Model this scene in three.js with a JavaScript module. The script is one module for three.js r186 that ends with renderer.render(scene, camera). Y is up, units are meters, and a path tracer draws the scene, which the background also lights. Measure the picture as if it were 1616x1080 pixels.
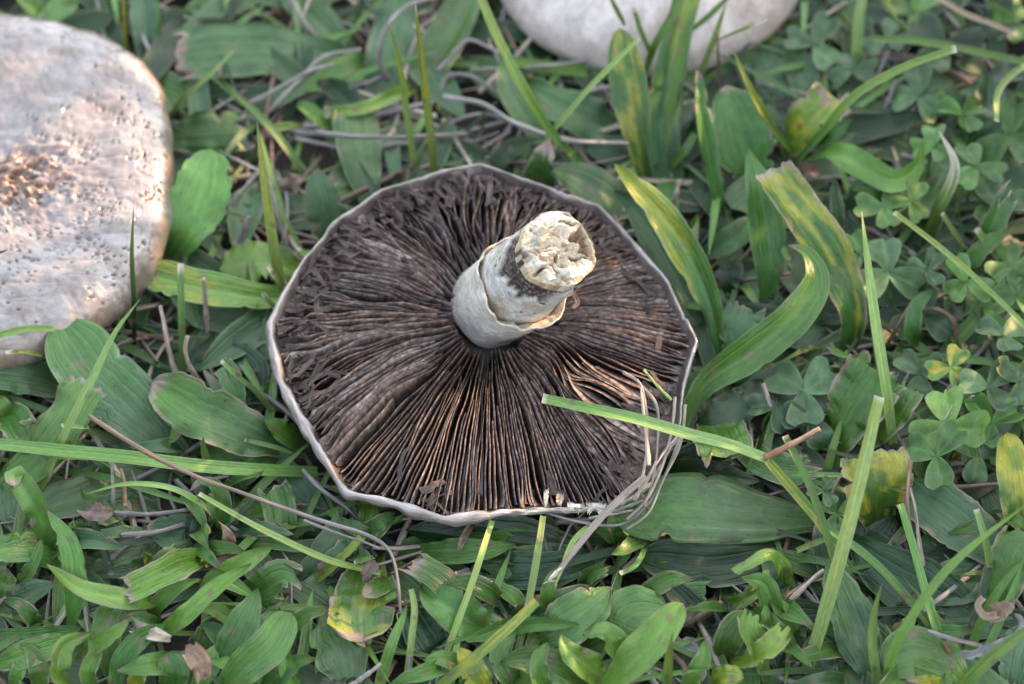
import * as THREE from 'three';
import { mergeGeometries } from 'three/addons/utils/BufferGeometryUtils.js';

// ---------------------------------------------------------------- camera, sky, sun, exposure
const W = 1616, H = 1080, PX = 0.147e-3, DIST = 0.9, PITCH = 52 * Math.PI / 180;   // photo size, metres per photo pixel at the subject
const scene = new THREE.Scene();
const target = new THREE.Vector3(0, 0.025, 0);
const toCam = new THREE.Vector3(0, Math.sin(PITCH), Math.cos(PITCH));
const FOV = 2 * Math.atan(540 * PX / DIST);
const camera = new THREE.PerspectiveCamera(FOV * 180 / Math.PI, W / H, 0.05, 60);
camera.position.copy(target).addScaledVector(toCam, DIST);
camera.lookAt(target);
camera.focus = 0.878;
camera.userData.fStop = 11;
camera.updateMatrixWorld();

const renderer = new THREE.WebGLRenderer({ antialias: true });
renderer.setSize(1024, 684);
renderer.toneMapping = THREE.LinearToneMapping;
renderer.toneMappingExposure = 3.5;
renderer.shadowMap.enabled = true;

const sunDir = new THREE.Vector3(0.80, 0.45, -0.42).normalize();      // towards a low sun, right and a little behind
{
  const w = 256, h = 128, d = new Float32Array(w * h * 4);
  for (let j = 0; j < h; j++) for (let i = 0; i < w; i++) {
    const el = ((j + 0.5) / h - 0.5) * Math.PI, az = ((i + 0.5) / w) * 2 * Math.PI - Math.PI;
    const up = Math.max(0, Math.sin(el));
    const dir = new THREE.Vector3(Math.cos(el) * Math.cos(az), Math.sin(el), Math.cos(el) * Math.sin(az));
    const s = Math.max(0, dir.dot(sunDir));
    const haze = Math.pow(1 - up, 3);
    let r = 0.44 + 0.2 * haze, g = 0.55 + 0.14 * haze, b = 0.74 + 0.05 * haze;
    const glow = 0.8 * Math.pow(s, 8), wide = 0.95 * Math.pow(0.5 + 0.5 * dir.dot(sunDir), 3);
    r += glow * 0.9 + wide * 0.98; g += glow * 0.62 + wide * 0.95; b += glow * 0.34 + wide * 0.86;
    if (el < 0) { r = 0.06; g = 0.07; b = 0.04; }
    const o = (j * w + i) * 4; d[o] = r; d[o + 1] = g; d[o + 2] = b; d[o + 3] = 1;
  }
  const sky = new THREE.DataTexture(d, w, h, THREE.RGBAFormat, THREE.FloatType);
  sky.mapping = THREE.EquirectangularReflectionMapping; sky.magFilter = THREE.LinearFilter; sky.minFilter = THREE.LinearFilter;
  sky.wrapS = THREE.RepeatWrapping; sky.needsUpdate = true;
  scene.background = sky; scene.environment = sky;
}
const sun = new THREE.DirectionalLight(new THREE.Color(1, 0.62, 0.36), 5);
sun.position.copy(sunDir).multiplyScalar(2); sun.target.position.set(0, 0, 0);
sun.castShadow = true; sun.shadow.mapSize.set(2048, 2048); sun.shadow.radius = 0.9;
Object.assign(sun.shadow.camera, { left: -0.6, right: 0.6, top: 0.6, bottom: -0.6, near: 0.1, far: 5 });
scene.add(sun, sun.target);

// ---------------------------------------------------------------- helpers
let seedState = 1;
function reseed(n) { seedState = (n * 2654435761) >>> 0; }
function rnd() { seedState |= 0; seedState = seedState + 0x6D2B79F5 | 0; let t = Math.imul(seedState ^ seedState >>> 15, 1 | seedState); t = t + Math.imul(t ^ t >>> 7, 61 | t) ^ t; return ((t ^ t >>> 14) >>> 0) / 4294967296; }
const rr = (a, b) => a + (b - a) * rnd();
const clamp = (x, a = 0, b = 1) => Math.max(a, Math.min(b, x));
const lerp = (a, b, t) => a + (b - a) * t;
const sm = (a, b, x) => { const t = clamp((x - a) / (b - a)); return t * t * (3 - 2 * t); };
function hash3(x, y, z) { let n = Math.imul(x, 374761393) + Math.imul(y, 668265263) + Math.imul(z, 1274126177) | 0; n = Math.imul(n ^ n >>> 13, 1274126177); return ((n ^ n >>> 16) >>> 0) / 4294967296; }
function noise(x, y = 0, z = 0) {      // value noise, -1..1
  const xi = Math.floor(x), yi = Math.floor(y), zi = Math.floor(z), f = (t) => t * t * t * (t * (t * 6 - 15) + 10);
  const u = f(x - xi), v = f(y - yi), w = f(z - zi);
  let s = 0;
  for (let k = 0; k < 2; k++) for (let j = 0; j < 2; j++) for (let i = 0; i < 2; i++)
    s += hash3(xi + i, yi + j, zi + k) * (i ? u : 1 - u) * (j ? v : 1 - v) * (k ? w : 1 - w);
  return s * 2 - 1;
}
const fbm = (x, y, z = 0, o = 4) => { let s = 0, a = 0.5, f = 1; for (let i = 0; i < o; i++) { s += a * noise(x * f, y * f, z * f + i * 17.3); a *= 0.5; f *= 2.03; } return s; };

const V = (x, y, z) => new THREE.Vector3(x, y, z);
const right = V(1, 0, 0), upImg = V(0, Math.cos(PITCH), -Math.sin(PITCH));
function ray(px, py) {                 // the line of sight through a point of the photograph
  const t = Math.tan(FOV / 2);
  return V(0, 0, 0).addScaledVector(toCam, -1).addScaledVector(right, (px - W / 2) / (H / 2) * t).addScaledVector(upImg, (H / 2 - py) / (H / 2) * t);
}
function P(px, py, mm) {               // the place in the lawn seen there at a height in millimetres
  const d = ray(px, py), k = (mm / 1000 - camera.position.y) / d.y;
  return camera.position.clone().addScaledVector(d, k);
}
function onPlane(px, py, o, n) { const d = ray(px, py), k = o.clone().sub(camera.position).dot(n) / d.dot(n); return camera.position.clone().addScaledVector(d, k); }

const used = new Map();
function numbered(name) { const k = used.get(name) || 0; used.set(name, k + 1); return k ? name + '_' + String(k).padStart(3, '0') : name; }
function tag(o, label, category, group, kind) {
  if (label) o.userData.label = label;
  if (category) o.userData.category = category;
  if (group) o.userData.group = group;
  if (kind) o.userData.kind = kind;
  return o;
}
function thing(name, label, category, group, pos) {
  const g = new THREE.Group(); g.name = numbered(name); if (pos) g.position.copy(pos);
  scene.add(g); return tag(g, label, category, group);
}
function mesh(name, geo, mat, parent = scene) {
  const m = new THREE.Mesh(geo, mat); m.name = parent === scene ? numbered(name) : name;
  m.castShadow = m.receiveShadow = true; parent.add(m); return m;
}
// geometry given in world coordinates becomes a child of a group standing at its base
function child(name, geo, mat, parent) { geo.translate(-parent.position.x, -parent.position.y, -parent.position.z); return mesh(name, geo, mat, parent); }

function gridGeo(nu, nv, fn, closeU = false) {   // fn(i/nu, j/nv) -> {p, c, uv}
  const pos = [], col = [], uv = [], idx = [];
  for (let j = 0; j <= nv; j++) for (let i = 0; i <= nu; i++) {
    const q = fn(i / nu, j / nv, i, j);
    pos.push(q.p.x, q.p.y, q.p.z); col.push(q.c[0], q.c[1], q.c[2]); uv.push(q.uv ? q.uv[0] : i / nu, q.uv ? q.uv[1] : j / nv);
  }
  const n = nu + 1;
  for (let j = 0; j < nv; j++) for (let i = 0; i < nu; i++) { const a = j * n + i; idx.push(a, a + 1, a + n, a + 1, a + n + 1, a + n); }
  const g = new THREE.BufferGeometry();
  g.setAttribute('position', new THREE.Float32BufferAttribute(pos, 3));
  g.setAttribute('color', new THREE.Float32BufferAttribute(col, 3));
  g.setAttribute('uv', new THREE.Float32BufferAttribute(uv, 2));
  g.setIndex(idx); g.computeVertexNormals();
  if (closeU) {                          // weld the normals along the seam
    const N = g.attributes.normal;
    for (let j = 0; j <= nv; j++) {
      const a = j * n, b = a + nu, v = V(N.getX(a) + N.getX(b), N.getY(a) + N.getY(b), N.getZ(a) + N.getZ(b)).normalize();
      N.setXYZ(a, v.x, v.y, v.z); N.setXYZ(b, v.x, v.y, v.z);
    }
  }
  return g;
}

// ---------------------------------------------------------------- textures and materials
function tex(w, h, fn, srgb, rep = true) {
  const d = new Uint8Array(w * h * 4);
  for (let j = 0; j < h; j++) for (let i = 0; i < w; i++) {
    const c = fn((i + 0.5) / w, (j + 0.5) / h), o = (j * w + i) * 4;
    for (let k = 0; k < 3; k++) d[o + k] = clamp(typeof c === 'number' ? c : c[k]) * 255;
    d[o + 3] = 255;
  }
  const t = new THREE.DataTexture(d, w, h);
  t.magFilter = THREE.LinearFilter; t.minFilter = THREE.LinearMipmapLinearFilter; t.generateMipmaps = true;
  if (rep) t.wrapS = t.wrapT = THREE.RepeatWrapping;
  if (srgb) t.colorSpace = THREE.SRGBColorSpace;
  t.needsUpdate = true; return t;
}
const veinAt = (u) => { let s = 0; for (const [c, w] of [[0.5, 0.026], [0.34, 0.018], [0.66, 0.018], [0.19, 0.015], [0.81, 0.015], [0.08, 0.01], [0.92, 0.01]]) s += Math.exp(-((u - c) ** 2) / (w * w)); return Math.min(1, s); };
const fine = (u, v, k, s) => noise(u * k, v * s, 3.1);
const per = (fn) => (u, v) => { const b = sm(0.8, 1, v); return fn(u, v) * (1 - b) + fn(u, v - 1) * b; };   // wraps along the leaf
const leafMottle = per((u, v) => 0.5 * fbm(u * 9, v * 22, 1, 4) + 0.35 * fine(u, v, 70, 30) + 0.25 * noise(u * 150, v * 260, 8));
const flecks = per((u, v) => { const n = noise(u * 26, v * 46, 12) + 0.5 * noise(u * 70, v * 120, 15); return n > 0.95 ? sm(0.95, 1.2, n) : n < -0.98 ? -sm(0.98, 1.2, -n) : 0; });
const leafCol = tex(256, 512, (u, v) => {
  const ve = veinAt(u), m = leafMottle(u, v), fl = flecks(u, v);
  const k = 0.84 + 0.15 * m + 0.035 * noise(u * 37, v * 2.2, 1);
  const c = [k + 0.025 * ve, k + 0.035 * ve, k + 0.015 * ve];
  if (fl > 0) { c[0] = lerp(c[0], 1, fl * 0.6); c[2] = lerp(c[2], 1, fl * 0.7); } else { c[1] = lerp(c[1], 0.5, -fl); c[0] = lerp(c[0], 0.75, -fl); }
  return c.map((x) => Math.min(1, x));
}, true);
const leafBump = tex(256, 512, (u, v) => 0.5 - 0.2 * veinAt(u) + 0.16 * leafMottle(u, v), false);
const softMottle = per((u, v) => 0.6 * fbm(u * 6, v * 10, 21, 5) + 0.3 * noise(u * 60, v * 110, 28));
const sideVein = per((u, v) => { const q = Math.abs(u - 0.5), t = (v * 14 + q * 9) % 1; return Math.exp(-((u - 0.5) ** 2) / 0.0006) + 0.5 * Math.exp(-((t - 0.5) ** 2) / 0.006) * sm(0, 0.1, q); });
const softCol = tex(256, 512, (u, v) => { const k = 0.84 + 0.2 * softMottle(u, v) + 0.05 * sideVein(u, v), f = flecks(u, v); return [k + Math.abs(f) * 0.2, k, k * 0.96 - 0.2 * Math.max(0, -f)].map((x) => clamp(x)); }, true);
const softBump = tex(256, 512, (u, v) => 0.5 - 0.16 * sideVein(u, v) + 0.22 * softMottle(u, v), false);
const bladeMottle = per((u, v) => 0.6 * noise(u * 34, v * 5, 2) + 0.4 * noise(u * 9, v * 40, 5));
const bladeCol = tex(64, 512, (u, v) => { const k = 0.86 + 0.12 * bladeMottle(u, v) + 0.06 * Math.exp(-((u - 0.5) ** 2) / 0.004); return [k, k, k * 0.97]; }, true);
const bladeBump = tex(64, 512, (u, v) => 0.5 + 0.25 * Math.sin(u * 42) + 0.15 * bladeMottle(u, v), false);
const rough = per((u, v) => fbm(u * 12, v * 12, 4, 5));
const fleshCol = tex(256, 256, (u, v) => { const k = 0.9 + 0.16 * rough(u, v) + 0.06 * noise(u * 60, v * 60, 9); return [k, k * 0.985, k * 0.96]; }, true);
const fleshBump = tex(256, 256, (u, v) => 0.5 + 0.4 * rough(u, v) + 0.12 * noise(u * 90, v * 90, 2), false);
const gillCol = tex(128, 256, (u, v) => { const k = 0.8 + 0.2 * noise(u * 6, v * 30, 2) + 0.1 * noise(u * 60, v * 40, 5); return [k, k * 0.97, k * 0.94]; }, true);
const strawCol = tex(64, 256, (u, v) => { const k = 0.82 + 0.2 * per((a, b) => noise(a * 30, b * 6, 2))(u, v); return [k, k * 0.98, k * 0.95]; }, true);

const std = (o) => new THREE.MeshPhysicalMaterial({ side: THREE.DoubleSide, vertexColors: true, ...o });
const M = {
  leaf: std({ map: leafCol, bumpMap: leafBump, bumpScale: 0.00045, roughness: 0.27, specularIntensity: 0.55, transmission: 0.13, thickness: 0 }),
  leafDull: std({ map: leafCol, bumpMap: leafBump, bumpScale: 0.0004, roughness: 0.38, specularIntensity: 0.48, transmission: 0.1, thickness: 0 }),
  leafSoft: std({ map: softCol, bumpMap: softBump, bumpScale: 0.0003, roughness: 0.29, specularIntensity: 0.55, transmission: 0.13, thickness: 0 }),
  blade: std({ map: bladeCol, bumpMap: bladeBump, bumpScale: 0.00012, roughness: 0.45, specularIntensity: 0.7, transmission: 0.35, thickness: 0 }),
  clover: std({ map: fleshCol, roughness: 0.5, specularIntensity: 0.6, transmission: 0.2, thickness: 0 }),
  straw: std({ map: strawCol, bumpMap: strawCol, bumpScale: 0.0002, roughness: 0.55 }),
  dead: std({ map: fleshCol, bumpMap: fleshBump, bumpScale: 0.0005, roughness: 0.8, transmission: 0.15, thickness: 0 }),
  gill: std({ map: gillCol, bumpMap: gillCol, bumpScale: 0.00015, roughness: 0.72, specularIntensity: 0.5 }),
  cap: std({ map: fleshCol, bumpMap: fleshBump, bumpScale: 0.00014, roughness: 0.34, specularIntensity: 0.8, clearcoat: 0.9, clearcoatRoughness: 0.16 }),
  flesh: std({ map: fleshCol, bumpMap: fleshBump, bumpScale: 0.0003, roughness: 0.55, specularIntensity: 0.5 }),
  soil: std({ map: fleshCol, bumpMap: fleshBump, bumpScale: 0.002, roughness: 0.95 }),
};

// palettes, linear base colours
const G = {
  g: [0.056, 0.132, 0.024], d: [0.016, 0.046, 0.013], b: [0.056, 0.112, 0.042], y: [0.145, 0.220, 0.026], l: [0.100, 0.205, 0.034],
  grass: [0.130, 0.260, 0.050], pale: [0.23, 0.35, 0.10], yel: [0.36, 0.33, 0.035], straw: [0.35, 0.30, 0.25], grey: [0.215, 0.20, 0.19], tan: [0.29, 0.185, 0.115], red: [0.23, 0.10, 0.05],
  brown: [0.16, 0.10, 0.07], cream: [0.62, 0.56, 0.46],
};
const mix3 = (a, b, t) => [lerp(a[0], b[0], t), lerp(a[1], b[1], t), lerp(a[2], b[2], t)];

// spine given as photo points with a height in mm: [px, py, mm, px, py, mm, ...]
function spine(a) { const p = []; for (let i = 0; i < a.length; i += 3) p.push(P(a[i], a[i + 1], a[i + 2])); return new THREE.CatmullRomCurve3(p, false, 'centripetal'); }
const hint = V(0, 1, 0).multiplyScalar(0.45).addScaledVector(toCam, 0.55).normalize();
const PROF = {
  lance: (s) => s < 0.5 ? lerp(0.32, 1, sm(0, 0.5, s)) : Math.pow(Math.max(0, 1 - Math.pow((s - 0.5) / 0.5, 2.2)), 0.85),
  round: (s) => s < 0.6 ? lerp(0.35, 1, sm(0, 0.6, s)) : Math.pow(Math.max(0, 1 - Math.pow((s - 0.6) / 0.4, 3)), 0.55),
  cut: (s) => lerp(0.45, 1, sm(0, 0.6, s)) * (1 - 0.12 * sm(0.8, 1, s)),
  strip: (s) => 0.8 + 0.2 * Math.sin(Math.PI * Math.min(1, s + 0.15)),
  blade: (s) => (0.85 + 0.15 * sm(0, 0.2, s)) * (s < 0.55 ? 1 : 1 - 0.92 * Math.pow((s - 0.55) / 0.45, 1.7)),
  cutblade: (s) => 0.9 + 0.1 * sm(0, 0.3, s) - 0.15 * sm(0.7, 1, s),
};
// one leaf as a folded, rippled, coloured sheet
function leafGeo(curve, width, o = {}) {
  const { prof = 'lance', fold = 0.25, roll = 0, twist = 0, wave = 0.06, ribs = 0.006, col = 'g', col2, tip = 0, edge = 0.35, yel = 0, spot = 2, tipCol, jag = prof === 'cut' ? 0.06 : 0, teeth = 0, nu = 12, nv = 42, seed = 1, curl = 0, torn = 0 } = o;
  const base = G[col], f = PROF[prof], len = curve.getLength(), rim = edge > 0.55 ? [0.30, 0.22, 0.17] : seed % 3 ? [0.20, 0.25, 0.13] : [0.19, 0.12, 0.10];
  const spots = []; reseed(seed * 31 + 7); for (let i = 0; i < spot; i++) spots.push([rnd(), rr(-0.9, 0.9), rr(0.5e-3, 1.0e-3)]);
  const tone = rr(0.8, 1.25), hue = rr(-0.12, 0.12), uk = rr(0.28, 0.5), bites = [];
  if (nu > 8 && prof !== 'cutblade' && prof !== 'blade') for (let i = Math.floor(rr(0, 3.2)); i > 0; i--) bites.push([rr(0.3, 0.92), rnd() < 0.5 ? 1 : -1, rr(0.12, 0.42), rr(0.012, 0.03)]);
  return gridGeo(nu, nv, (uu, s) => {
    const u = Math.sin((uu - 0.5) * Math.PI) * 0.6 + (uu * 2 - 1) * 0.4;
    let sd = s;
    if (jag && s > 0.82) sd = s - (s - 0.82) / 0.18 * jag * (0.3 + 1.6 * Math.abs(noise(u * 2.2 + 9, seed)) + 1.3 * Math.abs(noise(u * 6 + 3, seed + 5)) + 0.9 * noise(u * 15, seed + 9));
    if (torn && s > 0.6) sd -= (s - 0.6) / 0.4 * torn * sm(-0.2, 0.9, u * (seed % 2 ? 1 : -1));
    const p = curve.getPointAt(clamp(sd)), t = curve.getTangentAt(clamp(sd));
    let ac = t.clone().cross(hint).normalize(); let n = ac.clone().cross(t).normalize();
    const a = roll + twist * (s - 0.3);
    if (a) { ac.applyAxisAngle(t, a); n.applyAxisAngle(t, a); }
    let w = width / 2 * f(s) * (1 + 0.05 * noise(s * 7, u > 0 ? 1 : 2, seed));
    let bite = 0; for (const [bs0, sd0, dp, br] of bites) if (u * sd0 > 0) bite = Math.max(bite, dp * Math.exp(-(((s - bs0) / br) ** 2)));
    w *= 1 - bite; if (edge > 0.55) w *= 1 + 0.022 * noise(s * 31, u > 0 ? 1 : 2, seed) + 0.035 * noise(s * 85, u > 0 ? 1 : 2, seed);
    if (teeth) w *= 1 + teeth * Math.pow(Math.abs((s * 9 + (u > 0 ? 0.4 : 0)) % 1), 0.7) * Math.abs(u) - teeth * 0.4;
    const au = Math.abs(u), ca = curl * Math.PI * u;
    if (curl) { const R = w / (curl * Math.PI + 1e-6); p.addScaledVector(ac, Math.sin(ca) * R).addScaledVector(n, (1 - Math.cos(ca)) * R); }
    else p.addScaledVector(ac, u * w * (1 - 0.15 * Math.abs(fold))).addScaledVector(n, fold * w * (au - 0.3 * au * au));
    p.addScaledVector(n, width * wave * au * au * (noise(s * 5.5, u > 0 ? 3 : 7, seed) + 0.6 * noise(s * 13, u > 0 ? 9 : 4, seed)) + width * ribs * f(s) * Math.cos(u * 3 * Math.PI * 2) * 0.5);
    let c = mix3(base, col2 ? G[col2] : base, sm(0.25, 0.95, s + 0.15 * noise(u * 2, s * 4, seed)));
    const k = tone * (1 + 0.22 * fbm(u * 1.6, s * 5, seed, 3)); c = [c[0] * k * (1 + hue), c[1] * k, c[2] * k * (1 - hue)];
    if (yel) c = mix3(c, G.yel, clamp(yel * sm(0.0, 0.35, fbm(u * 2.4 + 5, s * 5, seed + 3, 4) + 0.4 * (s - 0.5) + 0.06)));
    if (edge) c = mix3(c, rim, Math.min(1, edge * 1.3 + bite * 3) * sm(0.90, 0.985, au + 0.06 * noise(s * 12, u > 0 ? 1 : 2, seed)));
    if (tip) c = mix3(c, tipCol ? G[tipCol] : mix3(G.tan, G.grey, 0.5 + 0.5 * noise(u * 3, s * 20, seed)), sm(1 - tip, 1 - tip * 0.4, s + 0.35 * tip * noise(u * 5, seed * 3.3)));
    for (const [ss, su, r] of spots) { const d = Math.hypot((s - ss) * len, (u - su) * w); c = mix3(c, G.brown, 0.75 * (1 - sm(r * 0.6, r * 1.3, d))); }
    return { p, c, uv: [u * uk + 0.5, s * len / 0.045 + seed * 0.137] };
  });
}
function tubeGeo(curve, r, o = {}) {
  const { col = 'straw', col2, taper = 0.7, nu = 7, nv = 28, flat = 1, seed = 1, tipCol } = o;
  reseed(seed * 17 + 3); const tone = rr(0.75, 1.15), base = G[col];
  return gridGeo(nu, nv + 2, (uu, s0, i, j) => {
    const s = clamp((j - 1) / nv), end = j === 0 || j === nv + 2;
    const p = curve.getPointAt(s), t = curve.getTangentAt(s), ac = t.clone().cross(hint).normalize(), n = ac.clone().cross(t).normalize();
    const a = uu * 2 * Math.PI, R = end ? 0 : r * lerp(1, taper, s) * (1 + 0.18 * noise(s * 9, seed) + 0.1 * noise(s * 30, Math.cos(a) * 2, seed)), tw = seed + s * 2;
    p.addScaledVector(ac, Math.cos(a) * R).addScaledVector(n, Math.sin(a) * R * flat);
    let c = mix3(base, col2 ? G[col2] : base, sm(0.2, 0.8, s)); const k = tone * (1 + 0.3 * noise(s * 14, Math.cos(a + tw), seed));
    c = c.map((x) => x * k); if (tipCol) c = mix3(c, G[tipCol], sm(0.93, 0.97, s));
    return { p, c, uv: [uu, s * curve.getLength() / 0.03] };
  }, true);
}

// ---------------------------------------------------------------- the ground
{
  const g = gridGeo(160, 160, (u, v) => {
    const x = (u - 0.5) * 1.2, z = (v - 0.5) * 1.2, y = -0.002 + 0.004 * fbm(x * 25, z * 25, 1, 4);
    const k = 0.75 + 0.6 * fbm(x * 60, z * 60, 4, 3);
    return { p: V(x, y, z), c: [0.045 * k, 0.035 * k, 0.028 * k], uv: [x / 0.05, z / 0.05] };
  });
  const far = gridGeo(2, 2, (u, v) => ({ p: V((u - 0.5) * 40, -0.012, (v - 0.5) * 40), c: [0.05, 0.07, 0.03], uv: [u * 800, v * 800] }));
  tag(mesh('ground', mergeGeometries([g, far]), M.soil), 'dark brown soil under the lawn plants', 'soil', null, 'structure');
}

// ---------------------------------------------------------------- the overturned mushroom
const capN = V(0.08, 1, 0.03).normalize();
const capO = P(770, 520, 24);
const e1 = V(1, 0, 0).addScaledVector(capN, -capN.x).normalize(), e2 = e1.clone().cross(capN).normalize().negate();
if (e2.z < 0) e2.negate();
const C0 = onPlane(775, 489, capO, capN);
const capAt = (x, y, h) => C0.clone().addScaledVector(e1, x).addScaledVector(e2, y).addScaledVector(capN, h);
let rimR, capWorld;
{
  const outline = [[757, 255], [838, 283], [946, 320], [1012, 389], [1061, 448], [1104, 538], [1084, 612], [1073, 694], [1028, 768], [990, 796], [940, 807], [866, 806], [790, 813], [703, 825], [612, 796], [541, 781], [493, 704], [439, 606], [423, 548], [419, 509], [440, 466], [478, 404], [530, 342], [600, 298], [682, 270]];
  const pol = outline.map(([x, y]) => { const d = onPlane(x, y, capO, capN).sub(C0); return [d.dot(e1), d.dot(e2)]; });
  rimR = (th) => {                       // straight sides between the corners
    const cx = Math.cos(th), cy = Math.sin(th); let best = 0.03;
    for (let i = 0; i < pol.length; i++) {
      const [ax, ay] = pol[i], [bx, by] = pol[(i + 1) % pol.length], dx = bx - ax, dy = by - ay, den = cx * dy - cy * dx;
      if (Math.abs(den) < 1e-9) continue;
      const r = (ax * dy - ay * dx) / den, t = (ax * cy - ay * cx) / den;
      if (r > 0 && t >= -1e-6 && t <= 1 + 1e-6) best = r;
    }
    return best;
  };
}
const ms = thing('overturned_mushroom', 'large overturned mushroom with dark brown gills and broken cream stem pointing up', 'mushroom', null, V(C0.x, 0, C0.z));
// left (-1) to right (1), top (-1) to bottom (1) of the cap in the photograph
const gillTop = (r) => r < 0.2 ? lerp(-0.0035, -0.0016, r / 0.2) : r < 0.5 ? lerp(-0.0016, 0.0008, sm(0.2, 0.5, r)) : lerp(0.0008, -0.0012, sm(0.6, 0.97, r));
const floorAt = (r) => r < 0.85 ? -0.0085 + 0.002 * sm(0.3, 0.85, r) : lerp(-0.0065, -0.0018, sm(0.85, 0.965, r));
{
  const torn0 = (th) => Math.exp(-(((Math.atan2(Math.sin(th - 1.2), Math.cos(th - 1.2))) / 0.45) ** 4));
  const lip = (th) => { const l = Math.cos(th - 2.35); return lerp(0.00044, 0.00125, sm(0.5, 0.95, l)) * (1 + 0.35 * noise(th * 5, 2) + 0.35 * noise(th * 16, 9)); };   // widest at the lower left
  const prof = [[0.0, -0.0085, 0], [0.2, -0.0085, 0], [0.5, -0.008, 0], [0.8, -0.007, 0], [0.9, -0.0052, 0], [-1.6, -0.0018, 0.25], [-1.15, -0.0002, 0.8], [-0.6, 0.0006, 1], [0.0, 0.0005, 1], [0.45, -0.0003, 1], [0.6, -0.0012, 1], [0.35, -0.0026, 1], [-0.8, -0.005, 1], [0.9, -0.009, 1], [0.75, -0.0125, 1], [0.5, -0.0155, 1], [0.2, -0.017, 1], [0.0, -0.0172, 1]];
  const K = prof.length - 1;
  const g = gridGeo(480, K * 3, (u, v) => {
    const th = u * 2 * Math.PI, R = (rimR(th - 0.02) + 2 * rimR(th) + rimR(th + 0.02)) / 4, L = lip(th), q = v * K, i = Math.min(K - 1, Math.floor(q)), f = q - i;
    const rad = (k) => { const a = prof[k][0]; return (k < 5 || k > 12) ? a * R : R - 0.0006 + a * L; };
    const hh = (k) => (k >= 5 && k <= 12) ? prof[k][1] * (L / 0.0013) : prof[k][1];
    let r = lerp(rad(i), rad(i + 1), f), h = lerp(hh(i), hh(i + 1), f), w = lerp(prof[i][2], prof[i + 1][2], f);
    if (w > 0.2) { h += 0.0004 * torn0(th) * noise(th * 30, q) + 0.0004 * noise(th * 7, 3) + 0.0001 * noise(th * 40, 5); r += 0.0002 * noise(th * 12, 8) + 0.00008 * noise(th * 60, q); }
    const k = 1 + 0.25 * fbm(Math.cos(th) * 12, Math.sin(th) * 12, q * 0.7, 3);
    const out = mix3([0.30, 0.27, 0.26], [0.17, 0.135, 0.12], clamp(0.45 + 1.5 * fbm(Math.cos(th) * 9, Math.sin(th) * 9, q, 4)));
    const torn = Math.exp(-(((Math.atan2(Math.sin(th - 1.2), Math.cos(th - 1.2))) / 0.45) ** 4)) * clamp(0.5 + 1.2 * noise(th * 22, q * 0.8, 3));
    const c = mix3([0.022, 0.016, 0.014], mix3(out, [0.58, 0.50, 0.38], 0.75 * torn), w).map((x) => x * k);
    return { p: capAt(Math.cos(th) * r, Math.sin(th) * r, h), c, uv: [u * 12, r / 0.03 + v * 2] };
  }, true);
  const capMesh = child('cap', g, M.cap, ms);

  // gills: each a thin upright wall from the flesh to its free edge
  reseed(77);
  const mess = (th, r) => { const l = Math.cos(th - (-2.5)); return 0.25 + 0.75 * sm(-0.35, 0.7, l) + 0.3 * sm(0.75, 0.95, r); };   // matted on the left and the top
  const gillMat = M.gill, NG = 296;
  for (let i = 0; i < NG; i++) {
    const th0 = i / NG * 2 * Math.PI + rr(-0.004, 0.004);
    const kind = i % 4 === 0 ? 0 : i % 4 === 2 ? 1 : 2;
    const rs = kind === 0 ? 0.14 + rr(0, 0.03) : kind === 1 ? rr(0.2, 0.36) : rr(0.26, 0.58), re = rr(0.935, 0.965);
    const tone = rr(0.7, 1.3), warm = rr(-0.08, 0.12), ph = rr(0, 50), thick0 = rr(0.8, 1.2);
    const NV = 36, cross = [[-0.5, 0], [-0.5, 0.6], [-0.42, 0.9], [0, 1], [0.42, 0.9], [0.5, 0.6], [0.5, 0]];
    const g = gridGeo(6, NV, (u, v, a) => {
      const r = lerp(rs, re, v), m = mess(th0, r), R = rimR(th0), rad = r * R;
      const bunch = (0.0009 + 0.0007 * m) * noise(th0 * 11, r * 2.2, 3) + 0.0007 * noise(th0 * 26, r * 5, 6);
      const own = 0.00045 * noise(r * 7, ph) + 0.0001 * noise(r * 22, ph + 9);
      const end = sm(-0.02, 0.03, v) * (1 - 0.35 * sm(0.93, 1, v));
      const f0 = floorAt(r), top = gillTop(r) + 0.0004 * noise(r * 6, ph, 2) + 0.0009 * m * noise(r * 5, ph * 3, 7) + 0.0010 * (m - 0.25) * noise(ph * 7, 3);
      const hgt = Math.max(0.0002, (top - f0) * end), [cx, cy] = cross[a];
      const fan = sm(0.17, 0.42, r);
      let lean = m * (0.0020 * noise(th0 * 6 + 2, r * 1.8, 11) + 0.0013 * noise(th0 * 19, r * 3.5, 14)) + m * m * 0.0016 * sm(0.72, 0.92, r) * noise(th0 * 40, r * 9, 17);
      // the folded-over patch at the lower left
      lean += 0.0035 * Math.exp(-(((th0 - 2.30) / 0.07) ** 2)) * sm(0.35, 0.6, r);
      lean += 0.0064 * Math.exp(-(((th0 - 0.66) / 0.34) ** 4)) * sm(0.28, 0.52, r) * (0.75 + 0.5 * noise(th0 * 14, r * 3, 21));
      const th = lerp(0.00020, 0.00056, sm(0.2, 0.62, r)) * thick0 * (1 - 0.2 * m);
      const off = (bunch * (0.35 + 0.65 * m) + own * (0.5 + m)) * fan * (0.4 + 0.6 * cy) + lean * cy * cy * fan + cx * th * (1 - 0.25 * cy);
      const h = f0 + hgt * cy - Math.abs(lean) * 0.3 * cy * fan;
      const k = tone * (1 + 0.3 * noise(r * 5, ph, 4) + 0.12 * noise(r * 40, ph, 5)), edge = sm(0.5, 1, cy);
      let c = mix3([0.060, 0.046, 0.042], [0.270, 0.215, 0.198], edge * (0.6 + 0.4 * noise(r * 17, ph, 8)));
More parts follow.
